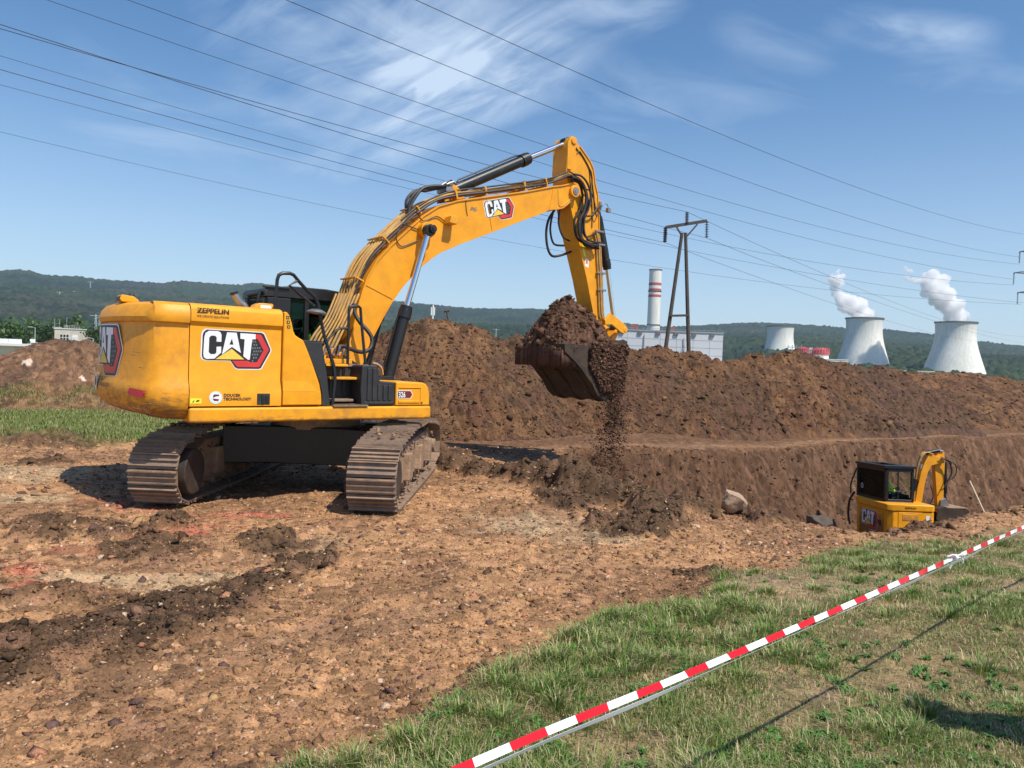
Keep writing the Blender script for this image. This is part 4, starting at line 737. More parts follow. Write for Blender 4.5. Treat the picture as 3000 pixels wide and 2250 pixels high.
    up = [(4.97, 5.29), (4.90, 5.335), (4.80, 5.33), (4.55, 5.245), (4.368, 5.20), (3.697, 4.99), (2.85, 4.76), (2.262, 4.60), (1.9, 4.455), (1.606, 4.25), (1.348, 4.005), (1.048, 3.715), (.805, 3.44), (.642, 3.155), (.52, 2.766), (.42, 2.30), (.33, 1.95), (.20, 1.80), (.12, 1.68), (.20, 1.58)]
    by = M['boomyellow']; W_ = .265
    mb = MB(); mb.prism(lo+up, -W_, W_); boom = mb.build('boom', by, root, smooth=30)
    def strip(name, pts, t, w, m, par, off=0.):      # plate following a line, slightly wider than the box
        mb = MB(); n = len(pts); vs = []
        for i, (x, z) in enumerate(pts):
            ax, az_ = pts[max(i-1, 0)]; bx, bz = pts[min(i+1, n-1)]; l = math.hypot(bx-ax, bz-az_); nx, nz = -(bz-az_)/l, (bx-ax)/l
            for s_, y in ((0, -w), (0, w), (1, w), (1, -w)): vs.append((x+nx*(off+t*s_), y, z+nz*(off+t*s_)))
        fs = [(4*i+k, 4*i+(k+1) % 4, 4*i+4+(k+1) % 4, 4*i+4+k) for i in range(n-1) for k in range(4)]+[(3, 2, 1, 0), (4*n-4, 4*n-3, 4*n-2, 4*n-1)]
        return mb.add(vs, fs).build(name, m, par, smooth=30)
    strip('flange', lo[2:15], .022, W_+.022, by, boom, -.012); strip('flange', up[2:17], .022, W_+.022, by, boom, -.012)
    t17 = math.atan2(.128, .415)
    decal('logo', boom, cat_layers(.76), side_frame(2.80, 4.665, -W_, t17))
    mb = MB()      # welded seams, foot boss, pin bosses
    [MB().bar((a, -w, b), (a, w, b), r, 24).build('pin_boss', by, boom, .01) for a, b, w, r in ((.36, 1.70, .34, .13), (4.86, 5.19, .33, .115), (1.64, 4.02, .40, .13))]
    mb = MB(); mb.bar((4.86, -.345, 5.19), (4.86, .345, 5.19), .07, 20); mb.bar((4.86, -.352, 5.19), (4.86, .352, 5.19), .035, 12); mb.build('boom_pin', M['steel'], boom)
    for a, b in (((1.13, 2.86), (.60, 3.06)), ((4.28, 4.76), (4.36, 5.19)), ((3.0, 4.20), (2.86, 4.74))): MB().beam((a[0], -W_-.002, a[1]), (b[0], -W_-.002, b[1]), .006, .016, (0, 1, 0)).build('weld_seam', yd, boom)
    mb = MB()
    mb.tube([(4.50, -W_-.004, 4.93), (4.52, -W_-.004, 4.87), (4.60, -W_-.004, 4.88), (4.78, -W_-.004, 5.03)], .007, 6, 3); mb.tube([(4.47, -W_-.004, 5.17), (4.50, -W_-.004, 4.90)], .007, 6, 1); mb.build('weld_seam', yd, boom)
    mb = MB(); mb.prism([(2.0, 4.18), (2.03, 4.30), (2.13, 4.31), (2.17, 4.25), (2.15, 4.17)], -.46, -.27); wl = mb.build('work_lamp', yd, boom, .01); mb = MB(); mb.bb(2.125, 2.175, -.44, -.30, 4.19, 4.27); mb.build('lens', M['steel'], wl)
    mb = MB(); mb.tube([(1.22, -.285, 4.07), (1.44, -.285, 4.30), (1.60, -.285, 4.17), (1.85, -.285, 4.28), (2.05, -.285, 4.20)], .009, 6, 6); mb.tube([(1.22, -.285, 4.07), (1.5, -.285, 4.02), (1.58, -.285, 3.98)], .009, 6, 5); mb.tube([(1.22, -.285, 4.07), (1.12, -.285, 3.85), (1.20, -.285, 3.72), (1.34, -.285, 3.76), (1.50, -.285, 3.84)], .009, 6, 6); mb.build('cable', M['rubber'], boom); MB().tube([(2.42, -.275, 4.66), (2.44, -.275, 4.5), (2.47, -.275, 4.38)], .005, 6, 4).build('cable', M['rubber'], boom)
    decal('paint_scar', boom, [(M['trackframe'], [[(0, 0), (.05, .03), (.10, .0), (.16, .04), (.11, .06), (.15, .09), (.08, .07), (.03, .08)]], .002)], side_frame(2.52, 4.47, -W_))
    # hydraulic lines along the top of the boom
    cl = [(.16, 2.0), (.30, 2.35), (.42, 2.75), (.55, 3.12), (.72, 3.46), (.98, 3.77), (1.28, 4.07), (1.55, 4.32), (1.87, 4.53), (2.25, 4.68), (2.85, 4.84), (3.70, 5.07), (4.20, 5.22), (4.5, 5.34), (4.75, 5.45), (4.92, 5.42)]
    def offs(pts, o):
        r = []
        for i, (x, z) in enumerate(pts):
            ax, az_ = pts[max(i-1, 0)]; bx, bz = pts[min(i+1, len(pts)-1)]; l = math.hypot(bx-ax, bz-az_); r.append((x-(bz-az_)/l*o, z+(bx-ax)/l*o))
        return r
    rg = random.Random(5)
    for k, (y, o, r, mt, a, b) in enumerate([(-.255, .012, .021, M['rubber'], 2, 16), (-.225, .05, .017, M['pipe'], 0, 16), (-.19, .015, .019, M['pipe'], 0, 15), (-.15, .055, .018, M['pipe'], 1, 14), (-.11, .02, .02, M['pipe'], 0, 16), (-.06, .05, .019, M['pipe'], 0, 12), (-.01, .02, .02, M['pipe'], 0, 9), (.05, .05, .019, M['pipe'], 1, 15), (.10, .02, .02, M['pipe'], 0, 13), (.15, .055, .018, M['pipe'], 0, 16), (.20, .02, .02, M['pipe'], 0, 14), (.24, .05, .016, M['pipe'], 2, 10), (-.245, .085, .014, M['rubber'], 6, 16)]):
        pts = [(x+rg.uniform(-.008, .008), y+rg.uniform(-.012, .012), z+rg.uniform(-.008, .008)) for x, z in offs(cl, o)[a:b]]
        mb = MB(); mb.tube(pts, r, 8, 3); mb.build('hydraulic_line', mt, boom)
    for i in (3, 5, 7, 9, 10, 11, 12):
        mb = MB(); (x, z), (xb, zb) = offs(cl, -.03)[i], offs(cl, .09)[i]; mb.beam((x, -.27, z), (x, .27, z), .03, .03); mb.beam((xb, -.27, zb), (xb, .26, zb), .045, .02); mb.beam((x, -.262, z), (xb, -.262, zb), .03, .02); mb.beam((x, 0, z), (xb, 0, zb), .03, .02); mb.build('line_clamp', yd, boom)
    # hoses at the boom foot
    mb = MB()
    for k in range(9):
        y = -.26+k*.06; e = rg.uniform(-.05, .05); mb.tube([(.36-.02*k, y, 2.42+e), (.22-.02*k, y-.05, 2.28), (.06-.03*k, y-.10, 2.08+e), (-.10-.015*k, y-.12, 1.92), (-.16, y-.1, 1.80)], .019, 7, 4)
    mb.build('foot_hose', M['rubber'], root)
    mb = MB()
    for k in range(8):
        y = -.30+k*.05; mb.tube([(.50-.03*k, y, 2.9), (.30-.03*k, y-.08, 2.5), (.12-.04*k, y-.12, 2.15), (-.02-.02*k, y-.14, 1.88)], .017, 7, 3)
    mb.build('foot_pipe', M['pipe'], root)
    mb = MB(); [mb.box((-.18+.06*(k % 5), -.62+.1*(k//5), 1.90+.05*(k % 3)), (.055, .07, .10)) for k in range(10)]; mb.bb(-.25, .22, -.72, -.3, 1.83, 1.90); mb.build('valve_block', yd, root, .01)
    mb = MB(); [mb.bar((-.22+.07*k, -.70, 1.95), (-.18+.07*k, -.70, 2.05+.03*(k % 2)), .018, 8) for k in range(6)]; mb.build('valve_fitting', M['steel'], root)
    mb = MB(); mb.tube([(.039, -.62, 2.076), (.12, -.62, 2.085), (.251, -.62, 2.045), (.38, -.62, 2.015), (.467, -.62, 2.02), (.545, -.62, 2.06), (.589, -.60, 2.13), (.60, -.58, 2.21), (.584, -.55, 2.284), (.53, -.5, 2.37), (.469, -.45, 2.448), (.41, -.38, 2.58), (.40, -.33, 2.74)], .031, 12, 4); mb.build('loop_hose', M['rubber'], root)
    # hoses bowing over the boom top to the arm cylinder
    mb = MB()
    for k, y in enumerate((-.12, -.02, .1)): mb.tube([(1.42+.05*k, y, 4.30), (1.50, y, 4.50+.02*k), (1.66, y, 4.72), (1.86, y, 4.80-.02*k), (2.10, y, 4.84), (2.3, y*.5, 4.88)], .026, 8, 5)
    mb.tube([(2.18, -.05, 4.93), (2.26, -.05, 4.98), (2.36, -.05, 4.93), (2.5, -.07, 4.99)], .014, 6, 4); mb.build('arm_cylinder_hose', M['rubber'], boom)
    mb = MB(); mb.box((2.18, 0, 4.80), (.14, .3, .08)); mb.bar((2.10, -.16, 4.86), (2.24, -.16, 4.93), .022); mb.bar((2.05, -.02, 4.84), (2.2, .0, 4.94), .022); mb.build('hose_fitting', M['steel'], boom)
    mb = MB(); mb.tube([(3.70, -.1, 5.13), (3.78, -.1, 5.22), (3.92, -.1, 5.20), (4.0, -.1, 5.22), (4.1, -.1, 5.18)], .012, 6, 4); mb.box((3.98, -.1, 5.23), (.09, .06, .05)); mb.build('sensor_cable', M['rubber'], boom)
    # --- cylinders
    def ram(name, a, b, c, r, rr, par, brk=True):
        a, b, c = Vector(a), Vector(b), Vector(c); d = (b-a).normalized(); e = MB(); e.bar(a, b, r, 22); cyl = e.build(name, bk, par)
        e = MB(); e.bar(b-d*.20, b-d*.06, r*1.22, 22); e.bar(b-d*.06, b, r*1.12, 22); e.build('gland', bk, cyl, .008); MB().bar(a-d*.03, a+d*.06, r*1.08, 22).build('end_cap', bk, cyl, .008)
        e = MB(); e.bar(b, c, rr, 18); e.build('rod', M['chrome'], cyl)
        sy = Vector((0, 1, 0)); MB().bar(c-sy*.075, c+sy*.075, rr*2.0, 20).build('eye', bk, cyl, .008); MB().bar(a-sy*.075, a+sy*.075, rr*2.0, 20).build('eye', bk, cyl, .008)
        e = MB(); n = d.cross(sy).normalized(); n = n if n.z > 0 or n.x < 0 else -n; e.tube([a+d*.2+n*r, a+d*.25+n*(r+.03), b-d*.35+n*(r+.03), b-d*.2+n*(r+.02)], .015, 8, 1); e.build('cylinder_pipe', bk, cyl); return cyl
    for y in (-.44, .44):
        c = ram('boom_cylinder', (.95, y, 1.55), (1.262, y, 2.765), (1.615, y, 4.0), .088, .048, root)
    mb = MB(); mb.bar((1.64, -.56, 4.02), (1.64, .56, 4.02), .062, 20); mb.bar((1.64, -.575, 4.02), (1.64, .575, 4.02), .035, 6); mb.build('cylinder_pin', bk, root, .006)
    ram('arm_cylinder', (2.28, 0, 4.80), (3.96, 0, 5.69), (4.86, 0, 6.145), .096, .052, root)
    mb = MB(); mb.prism([(2.10, 4.58), (2.18, 4.86), (2.28, 4.90), (2.38, 4.85), (2.52, 4.70)], -.13, -.09); mb.prism([(2.10, 4.58), (2.18, 4.86), (2.28, 4.90), (2.38, 4.85), (2.52, 4.70)], .09, .13); mb.build('cylinder_bracket', by, boom, .006)
    mb = MB(); mb.prism([(.62, 1.1), (.60, 1.5), (.8, 1.66), (1.0, 1.66), (1.08, 1.5), (1.08, 1.1)], -.55, -.50); mb.prism([(.62, 1.1), (.60, 1.5), (.8, 1.66), (1.0, 1.66), (1.08, 1.5), (1.08, 1.1)], -.38, -.33); mb.prism([(.62, 1.1), (.60, 1.5), (.8, 1.66), (1.0, 1.66), (1.08, 1.5), (1.08, 1.1)], .33, .55); mb.prism([(0, 1.26), (.1, 1.75), (.3, 1.95), (.55, 1.8), (.7, 1.26)], -.33, -.28); mb.prism([(0, 1.26), (.1, 1.75), (.3, 1.95), (.55, 1.8), (.7, 1.26)], .28, .33); mb.prism([(.05, 1.26), (.55, 1.26), (.78, 1.5), (.55, 2.4), (.45, 1.6)], .335, .37); mb.build('boom_foot_bracket', bk, root, .01)
    mb = MB(); mb.tube([(.62, -.60, 1.86), (.70, -.6, 1.84), (.78, -.58, 1.78), (.82, -.55, 1.68)], .016, 8, 4); mb.build('chrome_pipe', M['chrome'], root)
    # --- arm (stick)
    AW = .185
    arear = [(5.60, 2.30), (5.55, 2.60), (5.56, 2.99), (5.355, 3.62), (5.073, 4.342), (4.885, 4.875), (4.79, 5.18), (4.725, 5.545), (4.735, 5.86), (4.75, 6.02)]
    atop = [(4.755, 6.14), (4.80, 6.215), (4.875, 6.23), (4.95, 6.17), (5.043, 6.086), (5.18, 5.98), (5.331, 5.852), (5.415, 5.738), (5.455, 5.60), (5.48, 5.46), (5.56, 5.27), (5.60, 4.95), (5.64, 4.6), (5.69, 4.12), (5.76, 3.56), (5.83, 2.98), (5.86, 2.55), (5.84, 2.34), (5.76, 2.25), (5.66, 2.24)]
    mb = MB(); mb.prism(arear+atop, -AW, AW); arm = mb.build('arm', by, root, smooth=30)
    strip('flange', arear[1:9][::-1], .018, AW+.018, by, arm, -.01)
    strip('flange', atop[4:17][::-1], .018, AW+.018, by, arm, -.012)
    mb = MB(); mb.bar((4.86, -.24, 6.145), (4.86, .24, 6.145), .06, 18); mb.build('arm_pin', by, arm, .006)
    mb = MB(); mb.prism([(4.73, 5.60), (4.725, 6.10), (4.80, 6.23), (4.92, 6.22), (4.97, 6.12), (4.90, 5.95), (4.84, 5.6)], -.215, -.187); mb.prism([(4.73, 5.60), (4.725, 6.10), (4.80, 6.23), (4.92, 6.22), (4.97, 6.12), (4.90, 5.95), (4.84, 5.6)], .187, .215); mb.build('ear_plate', by, arm, .008)
    mb = MB()
    for i, (pts, r) in enumerate((([(4.93, 6.05), (5.02, 5.98), (5.12, 5.92), (5.36, 5.66), (5.40, 5.45), (5.46, 5.2), (5.5, 4.95)], .012), ([(4.98, 5.93), (5.05, 5.99), (5.30, 5.72), (5.34, 5.5), (5.40, 5.2), (5.43, 4.9), (5.44, 4.6)], .009))): mb.tube([(x, -AW-.012, z) for x, z in pts], r, 6, 2)
    mb.build('arm_cable', M['rubber'], arm)
    # black hoses from the boom tip to the arm
    mb = MB(); H_ = [(4.75, 5.44), (4.92, 5.44), (5.08, 5.33), (5.17, 5.12), (5.12, 4.85), (5.03, 4.68), (5.03, 4.45), (5.12, 4.30), (5.30, 4.26), (5.52, 4.27)]
    for k, (dx, dz, r, y) in enumerate(((0, 0, .032, -.30), (-.07, -.02, .026, -.34), (.05, -.06, .026, -.28), (-.12, .01, .022, -.25), (.02, .04, .02, -.36))):
        mb.tube([(x+dx*(1-abs(i-5)/7)+.008*k, y, z+dz) for i, (x, z) in enumerate(H_)], r, 9, 4)
    mb.tube([(5.15, -.25, 5.30), (5.32, -.25, 5.26), (5.44, -.25, 5.05), (5.50, -.25, 4.82), (5.62, -.25, 5.02), (5.66, -.24, 5.05)], .012, 7, 5)
    mb.tube([(5.02, -.25, 4.92), (5.16, -.25, 4.80), (5.36, -.25, 4.82), (5.50, -.25, 4.98), (5.60, -.24, 5.06)], .018, 7, 5)
    mb.tube([(5.10, -.3, 4.72), (5.16, -.26, 4.45), (5.30, -.24, 4.40), (5.52, -.24, 4.52)], .018, 7, 5)
    mb.build('arm_hose', M['rubber'], arm)
    mb = MB()       # hose loop hanging under the boom tip
    mb.tube([(4.62, -.02, 4.84), (4.50, -.0, 4.65), (4.45, -.0, 4.40), (4.50, .0, 4.12), (4.62, .0, 3.98), (4.85, .0, 4.02), (5.10, 0, 4.12)], .024, 9, 5); mb.tube([(4.66, .05, 4.86), (4.60, .05, 4.62), (4.60, .05, 4.42), (4.70, .05, 4.22), (4.95, .05, 4.22)], .02, 9, 5); mb.tube([(4.70, -.08, 4.88), (4.68, -.08, 4.6), (4.80, -.08, 4.36), (4.98, -.08, 4.30)], .018, 9, 5); mb.build('loop_hose', M['rubber'], boom)
    mb = MB()       # steel pipes down the arm's front edge
    for k, (dx, y, r) in enumerate(((0, -.225, .024), (.055, -.215, .019), (-.05, -.215, .016), (.09, -.17, .02))): mb.tube([(5.52+dx, y, 4.53), (5.60+dx, y, 4.35), (5.63+dx, y, 4.1), (5.68+dx, y, 3.75), (5.70+dx, y, 3.57), (5.76+dx, y, 3.0), (5.80+dx, y, 2.86)], r, 8, 3)
    mb.build('arm_pipe', M['pipe'], arm)
    [MB().box((x, -.225, z), (.22, .05, .035)).build('line_clamp', M['steel'], arm, .004) for x, z in ((5.62, 4.55), (5.66, 4.30), (5.74, 3.42), (5.70, 3.75))]
    decal('sticker', arm, [(M['lemon'], [[(0, .25), (.06, .20), (.12, .0), (.07, .02), (.02, .15)]], .002)], side_frame(5.20, 4.02, -AW)); decal('sticker', arm, [(M['white'], [[(0, 0), (.10, -.03), (.10, .13), (.0, .15)]], .002), (M['red'], [[(.03, .05), (.07, .04), (.07, .10), (.03, .11)]], .0035)], side_frame(5.30, 3.85, -AW))
    mb = MB(); mb.box((5.62, -.20, 5.06), (.06, .06, .13)); mb.tube([(5.64, -.2, 5.08), (5.80, -.2, 5.12), (5.86, -.2, 5.05)], .008, 6, 3); mb.box((5.86, -.2, 5.0), (.07, .07, .08)); mb.build('hose_fitting', M['steel'], arm)
    # --- bucket cylinder, links
    ram('bucket_cylinder', (5.70, 0, 5.10), (6.10, 0, 3.88), (6.385, 0, 2.70), .075, .045, root)
    mb = MB(); mb.prism([(5.50, 4.95), (5.62, 5.22), (5.76, 5.18), (5.76, 5.0), (5.66, 4.85)], -.10, -.07); mb.prism([(5.50, 4.95), (5.62, 5.22), (5.76, 5.18), (5.76, 5.0), (5.66, 4.85)], .07, .10); mb.build('cylinder_bracket', by, arm, .006)
    mb = MB(); lk = [(5.74, 2.93), (5.78, 3.02), (5.90, 2.98), (6.42, 2.86), (6.50, 2.78), (6.44, 2.66), (6.30, 2.64), (5.80, 2.84)]
    lk = [(5.94, 2.98), (6.06, 2.94), (6.38, 2.78), (6.45, 2.71), (6.43, 2.62), (6.36, 2.59), (6.26, 2.62), (6.0, 2.76), (5.82, 2.74), (5.80, 2.84)]
    for y in (-.29, .24): mb.prism(lk, y, y+.05)
    mb.bar((6.39, -.30, 2.68), (6.39, .30, 2.68), .055, 18); mb.build('link', ye, root, .01)
    mb = MB(); mb.beam((6.36, 0, 2.66), (6.14, 0, 2.34), .24, .11); mb.bar((6.13, -.26, 2.34), (6.13, .26, 2.34), .07, 16); mb.build('bucket_link', ye, root, .02)
    # --- bucket
    bp = [(4.40, 2.305), (4.425, 2.15), (4.55, 2.07), (4.70, 1.965), (4.84, 1.85), (4.99, 1.70), (5.12, 1.58), (5.24, 1.40), (5.36, 1.31), (5.50, 1.275), (5.66, 1.30), (5.80, 1.42), (5.90, 1.62), (5.96, 1.9), (6.0, 2.15), (6.02, 2.42)]
    bw = .70; mb = MB(); n = len(bp)
    ip = []
    for i, (x, z) in enumerate(bp):
        ax, az_ = bp[max(i-1, 0)]; bx, bz = bp[min(i+1, n-1)]; l = math.hypot(bx-ax, bz-az_); ip.append((x-(bz-az_)/l*.035, z+(bx-ax)/l*.035))
    vs = []
    for i in range(n): vs += [(bp[i][0], -bw, bp[i][1]), (bp[i][0], bw, bp[i][1]), (ip[i][0], bw, ip[i][1]), (ip[i][0], -bw, ip[i][1])]
    fs = [(4*i+k, 4*i+(k+1) % 4, 4*i+4+(k+1) % 4, 4*i+4+k) for i in range(n-1) for k in range(4)]+[(3, 2, 1, 0), (4*n-4, 4*n-3, 4*n-2, 4*n-1)]
    mb.add(vs, fs); bk_ = mb.build('bucket', M['bucketsteel'], root, smooth=35)
    for s_ in (-1, 1):
        mb = MB(); y = s_*bw; mb.prism(bp+[(5.9, 2.46), (5.6, 2.36), (5.0, 2.30), (4.5, 2.32)], min(y, y-s_*.03)+.0, max(y, y-s_*.03)); 
        mb.xform(Matrix.Identity(3), (0, s_*.012, 0)); mb.build('side_plate', M['bucketsteel'], bk_, .004)
    mb = MB(); mb.prism([(4.375, 2.31), (4.395, 2.16), (4.43, 2.14), (4.45, 2.325)], -bw-.02, bw+.02); mb.build('lip_plate', M['bucketsteel'], bk_, .008)
    mb = MB(); [mb.prism([(5.55, 2.30), (5.62, 2.55), (5.78, 2.52), (5.95, 2.46), (6.15, 2.46), (6.2, 2.3), (6.04, 2.1)], y-.03, y+.03) for y in (-.26, .26)]; mb.build('bucket_ear', M['bucketsteel'], bk_, .006)
    mb = MB(); [mb.prism([(bp[i][0], bp[i][1]) for i in range(4, 12)]+[(bp[i][0]-.03*0+.018*(i-8)*.2, bp[i][1]-.03) for i in range(11, 3, -1)], y-.04, y+.04) for y in (-.5, 0, .5)]; mb.build('wear_strip', M['bucketsteel'], bk_)
    # --- undercarriage, turned against the house
    RU = Matrix.Rotation(rad(52)-rad(1.0), 3, 'Z')
    mb = MB(); mb.lathe([(.66, .86), (.66, 1.06), (.60, 1.065)], 40, caps=True); mb.build('turntable', M['trackframe'], root)
    uc = MB(); uc.prismz([(-.65, -.5), (-.85, -1.1), (-.55, -1.1), (-.3, -.7), (.3, -.7), (.55, -1.1), (.85, -1.1), (.65, -.5), (.65, .5), (.85, 1.1), (.55, 1.1), (.3, .7), (-.3, .7), (-.55, 1.1), (-.85, 1.1), (-.65, .5)], .36, .90); uc.xform(RU); uc.build('car_body', M['black'], root, .02)  # painted black and deepened to stand in for the shade under the deck
    hw, rw, zc = 1.95, .365, .41
    per = 4*hw+2*PI*rw; ns = 51
    def path(s):
        s = s % per
        if s < 2*hw: return (-hw+s, zc-rw), 0.
        s -= 2*hw
        if s < PI*rw: a = s/rw; return (hw+rw*math.sin(a), zc-rw*math.cos(a)), a
        s -= PI*rw
        if s < 2*hw:
            t = s/(2*hw); up_ = lambda q: .165*max(0, math.sin(PI*min(1, max(0, q))))**.55-.02*abs(math.sin(PI*q*3)); dz = (up_(t+.01)-up_(t-.01))/(.02*2*hw); return (hw-s, zc+rw+up_(t)), PI+math.atan(dz)
        s -= 2*hw; a = s/rw; return (-hw-rw*math.sin(a), zc+rw*math.cos(a)), PI+a
    for side in (-1, 1):
        yc = side*1.345; mb = MB()
        for k in range(ns):
            (x, z), a = path((k+.3)*per/ns); R_ = Matrix.Rotation(-a, 3, 'Y'); c = Vector((x, yc, z))
            def P_(lx, ly, lz): return c+R_ @ Vector((lx, ly, lz))
            pt = per/ns; jig = random.uniform(-.004, .004)
            mb.box(P_(0, jig, -.012), (pt*.96, .61, .016), R_)
            for gx, gh in ((-.082, .042), (-.01, .028), (.062, .028)): mb.box(P_(gx, jig, -.02-gh/2), (.016, .60, gh), R_)
            mb.box(P_(0, 0, .04), (pt*.8, .16, .075), R_)
        mb.xform(RU); tr = mb.build('crawler_track', M['track'], root, smooth=0)
        mb = MB(); mb.prism([(-1.62, .30), (-1.62, .60), (-1.2, .74), (1.2, .74), (1.62, .60), (1.62, .30), (1.3, .22), (-1.3, .22)], yc-.19, yc+.19)
        for sx in (-.95, .15, 1.15): mb.prism([(sx-.16, .25), (sx-.10, .62), (sx+.10, .62), (sx+.16, .25)], yc-.28, yc+.28)
        mb.xform(RU); mb.build('track_frame', M['trackframe'], tr, .02)
        mb = MB(); mb.bar((-hw, yc-.27, zc), (-hw, yc+.27, zc), .25, 28); mb.bar((-hw, yc-.05, zc), (-hw, yc+.05, zc), .33, 28); mb.bar((-hw, yc-side*.36, zc), (-hw, yc, zc), .29, 28); mb.xform(RU); mb.build('sprocket', M['bucketsteel'], tr, .015)
        mb = MB(); mb.bar((hw, yc-.12, zc), (hw, yc+.12, zc), .33, 32); mb.bar((hw, yc-.26, zc), (hw, yc+.26, zc), .12, 16); mb.xform(RU); mb.build('idler', M['trackframe'], tr, .015)
        for k in range(8):
            mb = MB(); xx = -1.35+k*2.7/7; mb.bar((xx, yc-.17, .19), (xx, yc+.17, .19), .085, 14); mb.xform(RU); mb.build('roller', M['trackframe'], tr)
        # mud and crumbs packed on the frame and shoes
        rng = np.random.default_rng(50+side); n = 420; P = np.stack([rng.uniform(-1.7, 1.75, n), yc+rng.uniform(-.27, .27, n), np.where(rng.random(n) < .5, rng.uniform(.60, .74, n), .06)], -1); k = n//3
        P[:k, 2] = zc+rw+.16; P[:k, 1] = yc+rng.uniform(-.30, .30, k); Rn = np.array(RU); P = P @ Rn.T
        c = np.array([.36, .24, .16])*rng.uniform(.5, 1.2, (n, 1)); o = chipmesh(P, rng.uniform(.015, .075, n), c, rng, 'mud', None, 'stuff'); o.parent = tr
    return root
build_excavator()
mc, ms = math.cos(HEAD), math.sin(HEAD)
def mw(x, y, z): return (-2.9696+x*mc-y*ms, 11.4498+x*ms+y*mc, z)
seated_person(mw(.24, .88, 1.80), HEAD, 'person in neon vest and dark cap seated in the big excavator cab')

# soil heaped in the big bucket, and the soil pouring off it
def P_rand(rng, n): return rng.uniform(0, 6.28, n)
def build_load():
    n = 150; u, v = np.meshgrid(np.linspace(-1, 1, n), np.linspace(-1, 1, n)); x = 5.14+u*.79; y = v*.685
    uu = np.abs(u+.06)*.97; r = (uu**3.4+np.abs(v)**3.4)**(1/3.4)
    z = 2.24+.84*np.clip(1-r**1.22, 0, 1)+.03*u; z += .10*ss(.95, .6, np.abs(u))*ss(1.0, .7, np.abs(v))
    h0, c0 = clods(x, y, .30, 501, .9); h1, c1 = clods(x, y, .12, 502, .9); h2, c2 = clods(x, y, .05, 503, 1.)
    e = ss(1.0, .88, np.maximum(np.abs(u), np.abs(v)))
    z += e*(.16*h0+.11*h1+.045*h2+.22*(fbm(x*2.2, y*2.2, 4, 504)-.45))
    col = np.array([.135, .075, .048])*(.5+.9*c2)[..., None]; m = (c1 > .8)[..., None]; col = np.where(m, col*.5+np.array([.15, .08, .055])*.5, col)
    V = np.stack([x, y, z], -1).reshape(-1, 3); nv = len(V)
    # closed underside
    V2 = V.copy(); V2[:, 2] = 1.9; F1 = grid_faces(n, n); F2 = F1[:, ::-1]+nv; b = np.concatenate([np.arange(n-1), np.arange(n-1)*n+n-1, (n*(n-1)+np.arange(n-1, 0, -1)), np.arange(n-1, 0, -1)*n]); bn = np.roll(b, -1)
    F3 = np.stack([b, bn, bn+nv, b+nv], -1); Vv = np.concatenate([V, V2]); Fc = np.concatenate([F1, F2, F3]); Cc = np.concatenate([col.reshape(-1, 3)]*2)
    o = npmesh('soil_load', Vv, Fc, M['soilfar'], Cc, smooth=False); o.location = (-2.9696, 11.4498, 0); o.rotation_euler = (0, 0, HEAD); tag(o, 'dark damp soil heaped high in the big excavator bucket', 'soil')
    rng = np.random.default_rng(60); nn = 2600; a, b = rng.uniform(-1, 1, nn), rng.uniform(-1, 1, nn); i, j = ((b+1)/2*(n-1)).astype(int), ((a+1)/2*(n-1)).astype(int)
    P = np.stack([x[i, j], y[i, j], z[i, j]], -1); c = np.array([.14, .076, .042])*rng.uniform(.5, 1.5, (nn, 1)); q = chipmesh(P, np.clip(rng.lognormal(-3.5, .8, nn), .012, .22), c, rng, 'soil_clods', None, 'stuff', M['soilfar'], .8); q.parent = o
    # clods sliding over the near side plate
    nn = 7000; s = rng.random(nn); x0 = 5.0+.95*rng.random(nn)**.8; z0 = 2.36-(2.36-(1.45+.95*np.clip((5.35-x0)/.7, 0, 1)))*s**.8; y0 = -.72-.05*rng.random(nn)-.05*(1-s)
    P = np.stack([x0, y0, z0], -1); c = np.array([.15, .085, .055])*rng.uniform(.5, 1.5, (nn, 1)); q = chipmesh(P, np.clip(rng.lognormal(-3.6, .5, nn), .012, .09), c, rng, 'spilled_soil', None, 'stuff', M['soilfar'], .7); q.parent = o
    nn = 15000; t = rng.random(nn)**1.25; zz = 1.62-t*2.3; sp = .10+.22*t; wv = rng.random(nn) < .35; P = np.stack([5.60+.12*t+rng.normal(0, 1, nn)*sp*np.where(wv, 1.7, .75)+.10*np.sin(t*7), -.72+rng.normal(0, .10+.1*t, nn), zz+.15*np.sin(P_rand(rng, nn))], -1)
    c = np.array([.12, .065, .042])*rng.uniform(.5, 1.6, (nn, 1)); q = chipmesh(P, np.clip(rng.lognormal(-4.8, .75, nn), .003, .07), c, rng, 'falling_soil', 'loose soil pouring down from the side of the raised bucket', 'stuff', M['soilfar'], .9); q.location = o.location; q.rotation_euler = o.rotation_euler
build_load()

